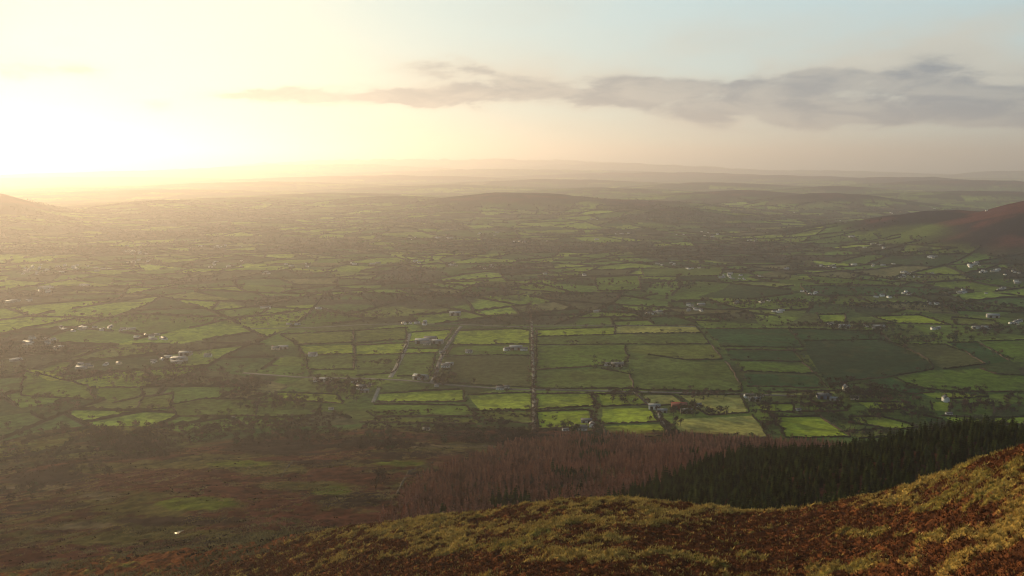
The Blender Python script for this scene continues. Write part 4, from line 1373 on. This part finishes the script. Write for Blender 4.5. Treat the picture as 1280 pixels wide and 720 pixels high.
# ------------------------------------------------------------------ buildings
M_WHITE = plain_mat("white_render", (0.68, 0.67, 0.66), .85, .06, .2)
M_CREAM = plain_mat("cream_render", (0.62, 0.55, 0.42), .85, .08, .2)
M_SLATE = plain_mat("slate_roof", (0.085, 0.085, 0.098), .55, .2, .6, .5)
M_TIN = plain_mat("tin_roof", (0.18, 0.20, 0.23), .65, .15, .4, .25, .0)
M_RED = plain_mat("red_barn_paint", (0.16, 0.036, 0.030), .7, .2, .3)
M_GREY = plain_mat("block_wall", (0.30, 0.29, 0.28), .9, .12, .3)
M_BLUE = plain_mat("blue_grey_sheeting", (0.075, 0.10, 0.17), .5, .1, .3)
M_GLASS = plain_mat("window_glass", (0.03, 0.035, 0.045), .12, .05, 1.0, .8)
M_DOOR = plain_mat("dark_door", (0.05, 0.03, 0.025), .6, .1, 1.0)
M_TRIM = plain_mat("white_trim", (0.82, 0.82, 0.82), .6, .03, 1.0)
M_BRICK = plain_mat("chimney_brick", (0.24, 0.11, 0.075), .9, .2, 1.0)

def bxg(x0, x1, y0, y1, z0, z1):
    V = np.array([(x0, y0, z0), (x1, y0, z0), (x1, y1, z0), (x0, y1, z0), (x0, y0, z1), (x1, y0, z1), (x1, y1, z1), (x0, y1, z1)], float)
    return V, np.array(box_faces())
def gable_body(L, W, h, rise):
    V = np.array([(-L/2, -W/2, -2), (L/2, -W/2, -2), (L/2, W/2, -2), (-L/2, W/2, -2), (-L/2, -W/2, h), (L/2, -W/2, h), (L/2, W/2, h), (-L/2, W/2, h), (-L/2, 0, h + rise), (L/2, 0, h + rise)], float)
    tri = [(0, 1, 5, 4), (2, 3, 7, 6), (1, 2, 6, 5), (3, 0, 4, 7), (5, 6, 9, 9), (7, 4, 8, 8)]
    # gables as quads with a mid-edge vertex
    V = np.concatenate([V, [(-L/2, 0, h), (L/2, 0, h)]])
    tri = [(0, 1, 5, 4), (2, 3, 7, 6), (1, 2, 6, 5), (3, 0, 4, 7), (5, 11, 9, 9), (4, 8, 10, 10)]
    F3 = [(0, 1, 5), (0, 5, 4), (2, 3, 7), (2, 7, 6), (1, 2, 6), (1, 6, 5), (3, 0, 4), (3, 4, 7), (5, 6, 9), (7, 4, 8), (4, 5, 9), (4, 9, 8), (6, 7, 8), (6, 8, 9)]
    return V, np.array(F3)
def roof_slab(L, W, h, rise, over=.35, th=.22):
    V, Fc, o_ = [], [], 0
    for sgn in (-1, 1):
        y0 = sgn * (W / 2 + over); k_ = rise / (W / 2); z0 = h - over * k_
        a = [(-L/2 - over, y0, z0 + .03), (L/2 + over, y0, z0 + .03), (L/2 + over, 0, h + rise + .03), (-L/2 - over, 0, h + rise + .03)]
        b = [(x, y, z + th) for x, y, z in a]
        V += a + b
        Fc += [(o_, o_ + 1, o_ + 2, o_ + 3), (o_ + 4, o_ + 7, o_ + 6, o_ + 5), (o_, o_ + 4, o_ + 5, o_ + 1), (o_ + 1, o_ + 5, o_ + 6, o_ + 2), (o_ + 3, o_ + 2, o_ + 6, o_ + 7), (o_, o_ + 3, o_ + 7, o_ + 4)]
        o_ += 8
    return np.array(V), np.array(Fc)

def place_on(o, px, py, yaw, s=1.0):
    x, y, z = hit([px], [py])
    x, y = float(x[0]), float(y[0])
    o.location = (x, y, float(terrain(np.array([x]), np.array([y]))[0]) + .25)
    o.rotation_euler = (0, 0, yaw); o.scale = (s, s, s)
    return x, y, o.location[2]

def part(name, geo, mat, parent):
    o = mesh_obj(name, geo[0], geo[1], (mat,)); o.parent = parent
    return o

def build_house(name, label, cat, L, W, h, rise, wallm, roofm, windows=3, floors=1, chimneys=1, big_door=0, group=None):
    e = bpy.data.objects.new(name, None); COL.objects.link(e)
    tag(e, label, cat, group)
    part("wall", gable_body(L, W, h, rise), wallm, e)
    rf = part("roof", roof_slab(L, W, h, rise), roofm, e)
    for c in range(chimneys):
        cx = (L / 2 - .7) * (1 if c else -1)
        part("chimney", bxg(cx - .4, cx + .4, -.45, .45, h + rise - .6, h + rise + 1.1), M_BRICK, rf)
    for sgn in (-1, 1):
        for f in range(floors):
            for i in range(windows):
                cx = -L / 2 + (i + 1) * L / (windows + 1)
                if f == 0 and i == windows // 2 and not big_door:
                    continue
                y0 = sgn * W / 2
                z0 = .9 + f * 2.6
                w = part("window", bxg(cx - .6, cx + .6, min(y0, y0 + sgn * .05), max(y0, y0 + sgn * .05), z0, z0 + 1.2), M_GLASS, e)
                part("sill", bxg(cx - .7, cx + .7, min(y0, y0 + sgn * .14), max(y0, y0 + sgn * .14), z0 - .12, z0 - .01), M_TRIM, w)
    if big_door:
        for i in range(big_door):
            cx = -L / 2 + (i + .5) * L / big_door
            part("door", bxg(cx - 1.7, cx + 1.7, -W / 2 - .06, -W / 2, -.5, h * .85), M_DOOR, e)
    else:
        for sgn in (-1, 1):
            y0 = sgn * W / 2
            part("door", bxg(-.5, .5, min(y0, y0 + sgn * .06), max(y0, y0 + sgn * .06), -.3, 2.05), M_DOOR, e)
    return e

BUILD = [  # pixel x, y, yaw, kind, size, label
 (726,538,-6,"slate_house",1.15,"slate-roofed farmhouse in the white-walled yard above the larches"),
 (740,533,84,"white_house",1.0,"white gable-end cottage at the right of the near farmyard"),
 (733,528,-4,"slate_barn",.9,"dark slate barn behind the slate-roofed farmhouse"),
 (707,539,12,"white_house",.7,"small white outhouse left of the slate-roofed farmhouse"),
 (818,511,-8,"white_barn",1.1,"white-fronted shed at the end of the farm track"),
 (828,515,-12,"tin_barn",.8,"grey tin lean-to between white-fronted shed and red barn"),
 (849,511,-4,"red_barn",1.35,"long red-painted barn right of the white-fronted shed"),
 (858,516,-4,"slate_barn",1.0,"dark low barn just in front of the red barn"),
 (872,508,6,"slate_house",.8,"slate-roofed house among trees right of the red barn"),
 (760,457,-5,"white_house",1.05,"white farmhouse of the lone farm ringed by trees"),
 (771,458,-5,"slate_barn",1.2,"dark barn right of the lone white farmhouse"),
 (778,456,80,"tin_barn",.7,"tin shed at the right end of the lone farm"),
 (936,497,8,"slate_house",1.0,"slate-roofed house at the left of the tan-field farm"),
 (943,501,-14,"tin_barn",1.0,"grey sheds behind the near trees by the tan field"),
 (950,496,20,"white_house",.8,"white cottage at the right of the tan-field farm"),
 (1030,498,-4,"blue_barn",1.2,"blue-grey shed of the farm under the brown trees"),
 (1024,497,86,"white_house",.9,"bright white gable end beside the blue-grey shed"),
 (1043,500,-10,"tin_barn",.8,"tin byre right of the blue-grey shed"),
 (1057,489,84,"pale_tall",1.0,"tall pale gable house rising over the brown trees"),
 (1068,499,-8,"cream_house",.9,"cream cottage below the tall pale gable house"),
 (1182,502,86,"tall_house",.95,"upright white gable house among the right-hand copses"),
 (1186,519,4,"white_house",.75,"low white house beside the thicket below the upright house"),
 (998,513,8,"white_house",.6,"tiny white shed beside the near right green field"),
 (443,478,-14,"white_house",.8,"white cottage at the top edge of the bare wood"),
 (452,486,-10,"slate_house",1.1,"slate-roofed farmhouse inside the bare wood"),
 (461,483,70,"cream_house",.8,"cream gable house at the right of the bare wood"),
 (456,490,10,"tin_barn",.8,"tin barn at the foot of the bare wood farm"),
 (396,477,-8,"white_house",.9,"bright white house of the grey farm left of the wood"),
 (407,477,-8,"tin_barn",1.1,"grey tin barn right of the bright white house"),
 (557,459,-3,"white_house",1.25,"long white bungalow right of the sloping lane"),
 (562,456,-3,"tin_barn",.8,"tin shed behind the long white bungalow"),
 (553,442,-6,"cream_house",.9,"cream bungalow beside the lane below the grey farmyard"),
 (526,474,-22,"tin_barn",1.4,"long low tin shed where the lane meets the road"),
 (527,472,60,"white_house",.7,"white gable house at the lane junction"),
 (546,483,0,"white_house",.6,"small white house on the road right of the junction"),
 (345,437,-6,"cream_house",1.2,"pale farmhouse on the left fields"),
 (354,436,10,"tin_barn",1.1,"tin barn right of the pale left farmhouse"),
 (391,445,-4,"white_house",1.3,"long low white house below the pale left farm"),
 (528,429,-5,"tin_barn",1.6,"wide grey barn at the left of the yard between the lanes"),
 (538,426,-5,"slate_barn",1.5,"dark barn behind the wide grey barn"),
 (547,429,-8,"tin_barn",1.3,"pale tin barn at the lane side of the yard"),
 (534,431,-5,"cream_house",1.1,"cream house in front of the wide grey barn"),
 (586,441,-4,"white_house",1.1,"white bungalow along the hedge right of the lane"),
 (634,438,40,"white_house",1.2,"bright white gable house left of the tree-lined lane"),
 (645,437,-4,"tin_barn",1.4,"tin barn beside the tree-lined lane"),
 (655,438,-4,"slate_house",1.0,"slate house right beside the tree-lined lane"),
 (414,512,0,"white_house",.6,"lone white hut below the bare wood"),
 (292,523,0,"white_house",.5,"lone tiny white hut above the moor"),
 (533,538,-8,"cream_house",.7,"pale cottage hidden in the wood above the larches"),
 (625,487,-4,"slate_house",.9,"slate house on the road left of the tree-lined lane"),
 (633,485,-4,"white_house",.8,"white house on the road near the tree-lined lane"),
 (569,394,0,"tin_barn",1.5,"bright metal roof catching the light beyond the far road"),
 (1055,410,-1,"tin_barn",1.3,"very long pale shed roof on the right"),
 (1098,411,-1,"tin_barn",1.4,"second long shed right of the very long pale roof"),
 (1241,397,-12,"tin_barn",1.5,"long pale roof under the right-hand hill"),
 (260,446,-2,"white_house",1.1,"very bright white house alone right of the left hamlet"),
 (232,444,-2,"tin_barn",1.3,"long pale barn at the top of the left hamlet"),
 (225,451,-10,"tin_barn",1.4,"lower tin barn of the left hamlet"),
]
KINDS_ = {
 "slate_house": lambda n, l: build_house("farmhouse", l, "house", 13, 7, 3.2, 2.6, M_WHITE, M_SLATE, 3, 1, 2),
 "white_house": lambda n, l: build_house("cottage", l, "house", 11, 6.5, 2.9, 2.3, M_WHITE, M_SLATE, 3, 1, 2),
 "cream_house": lambda n, l: build_house("cottage", l, "house", 12, 7, 2.9, 2.4, M_CREAM, M_SLATE, 3, 1, 1),
 "tall_house": lambda n, l: build_house("farmhouse", l, "house", 11, 7.5, 5.6, 2.8, M_WHITE, M_SLATE, 3, 2, 2),
 "pale_tall": lambda n, l: build_house("farmhouse", l, "house", 11, 7.5, 6.2, 3.0, M_CREAM, M_SLATE, 3, 2, 2),
 "slate_barn": lambda n, l: build_house("barn", l, "barn", 15, 8, 3.6, 2.2, M_GREY, M_SLATE, 0, 1, 0, 2),
 "tin_barn": lambda n, l: build_house("barn", l, "barn", 16, 9, 3.8, 1.7, M_GREY, M_TIN, 0, 1, 0, 2),
 "white_barn": lambda n, l: build_house("barn", l, "barn", 14, 8, 4.2, 2.0, M_WHITE, M_TIN, 0, 1, 0, 2),
 "red_barn": lambda n, l: build_house("barn", l, "barn", 15, 8, 4.0, 2.4, M_RED, M_RED, 0, 1, 0, 2),
 "blue_barn": lambda n, l: build_house("barn", l, "barn", 15, 9, 4.2, 2.2, M_BLUE, M_SLATE, 0, 1, 0, 2),
}
for (px, py, yaw, kd, s, lb) in BUILD:
    e = KINDS_[kd](kd, lb)
    place_on(e, px, py, math.radians(yaw), s)

# smaller far buildings: one mesh each
def small_house_data(name, L, W, h, rise, wallm, roofm):
    g1 = gable_body(L, W, h, rise); g2 = roof_slab(L, W, h, rise)
    f2 = np.concatenate([g2[1][:, [0, 1, 2]], g2[1][:, [0, 2, 3]]])
    V = np.concatenate([g1[0], g2[0]]); Fc = np.concatenate([g1[1], f2 + len(g1[0])])
    o = mesh_obj(name, V, Fc, (wallm, roofm), False, np.array([0] * len(g1[1]) + [1] * len(f2)), link=False)
    d = o.data; bpy.data.objects.remove(o)
    return d
SM = [("white house", "house", small_house_data("house", 14, 7.5, 3.4, 2.5, M_WHITE, M_SLATE)), ("white house", "house", small_house_data("house", 12, 8, 5.2, 2.6, M_WHITE, M_SLATE)),
      ("pale cream house", "house", small_house_data("house", 13, 8, 3.6, 2.6, M_CREAM, M_SLATE)), ("grey tin-roofed barn", "barn", small_house_data("barn", 22, 11, 4.4, 2.0, M_GREY, M_TIN)),
      ("white-walled shed", "barn", small_house_data("barn", 19, 10, 4.6, 1.8, M_WHITE, M_TIN))]
CL = [(85,336,42,4,22),(172,313,12,5,10),(178,328,16,2.5,6),(42,340,14,4,5),(55,362,10,3,6),(106,357,8,1.5,4),(283,330,16,3.5,8),(272,309,32,1.2,9),(25,376,10,3,4),(95,412,34,2,8),
 (48,428,15,4,8),(70,437,7,2.5,4),(150,411,20,2.5,5),(190,422,18,2.5,7),(122,458,22,2.5,7),(204,451,14,3,6),(15,452,10,2,3),
 (375,332,14,2,4),(440,330,5,1,2),(470,330,5,1,3),(527,328,8,2,4),(565,331,10,2,4),(605,334,9,2,4),(515,299,4,1.5,3),(550,298,12,.7,4),(610,293,14,1.4,4),(330,342,5,1.5,3),(333,386,6,1,3),
 (404,387,6,1,3),(365,405,6,1,2),(518,405,15,1.2,6),(650,303,7,.8,4),(685,302,2,.6,2),(746,274,9,.7,4),(744,300,6,.8,3),(778,293,9,1.2,5),(848,293,8,.8,3),(886,293,9,3,5),(938,301,6,1.5,4),
 (683,342,3,.8,2),(728,344,6,1,3),(832,331,10,1.5,4),(870,336,10,1,4),(916,346,13,3,10),(953,346,4,.8,2),(825,391,10,1.5,5),(868,385,9,4,9),(746,391,1,1,1),(810,393,7,.8,3),(918,378,3,.8,2),(958,377,5,1.2,3),
 (1003,239,2,.6,1),(990,267,5,.7,2),(1051,277,1,.8,1),(1118,266,8,.8,3),(1165,260,6,1,2),(1235,264,2,.7,1),(1066,297,4,.7,3),(1090,308,12,2.4,6),(1165,322,8,1.2,4),(1217,331,7,2.5,8),(984,336,4,.8,2),
 (1028,334,12,1.5,6),(1068,332,3,.8,2),(1089,332,3,.8,2),(1110,332,6,1,3),(1137,344,10,2.6,9),(1165,342,5,1,2),(1248,341,22,2.5,10),(1266,353,5,1,2),(1233,366,2,1,1),(1254,362,6,1.2,4),(1199,365,6,2,4),
 (1131,367,4,1.2,3),(1103,371,8,1,3),(1166,379,6,1.5,4),(1012,367,8,2,4),(972,390,5,1.2,3),(1040,405,3,.7,2),(1085,408,4,1,2),(1172,411,5,1,3),(1222,411,12,1,5),(1270,404,8,1.5,4)]
rgb_ = np.random.default_rng(17); items = {}
tot = 0
CL = [(a, b, c * 1.25, d * 1.3, int(round(e * 1.15))) for a, b, c, d, e in CL]
for ci, (cx, cy, rx, ry, n) in enumerate(CL):
    ax_ = cx + rx * rgb_.uniform(-1, 1, n); ay_ = cy + ry * rgb_.uniform(-1, 1, n)
    x, y, z = hit(ax_, ay_)
    for j in range(n):
        if math.isnan(x[j]):
            continue
        t = int(rgb_.choice(5, p=[.36, .2, .12, .18, .14]))
        kd, cat, d = SM[t]
        o = bpy.data.objects.new("barn" if cat == "barn" else "house", d); COL.objects.link(o)
        o.location = (x[j], y[j], z[j] + .2); s = rgb_.uniform(.5, .85) * (1.1 if math.hypot(x[j], y[j]) > 3500 else 1)
        o.rotation_euler = (0, 0, rgb_.normal(0, .35) + (math.pi / 2 if rgb_.random() < .3 else 0)); o.scale = (s, s, s)
        items.setdefault((cat, kd), []).append((o, kd, x[j], y[j], z[j])); tot += 1
for (cat, kd), it in items.items():
    label_all(it, "%s %s %s %s", cat, "far farmhouses and village houses" if cat == "house" else "far barns and sheds")
print("far buildings", tot)
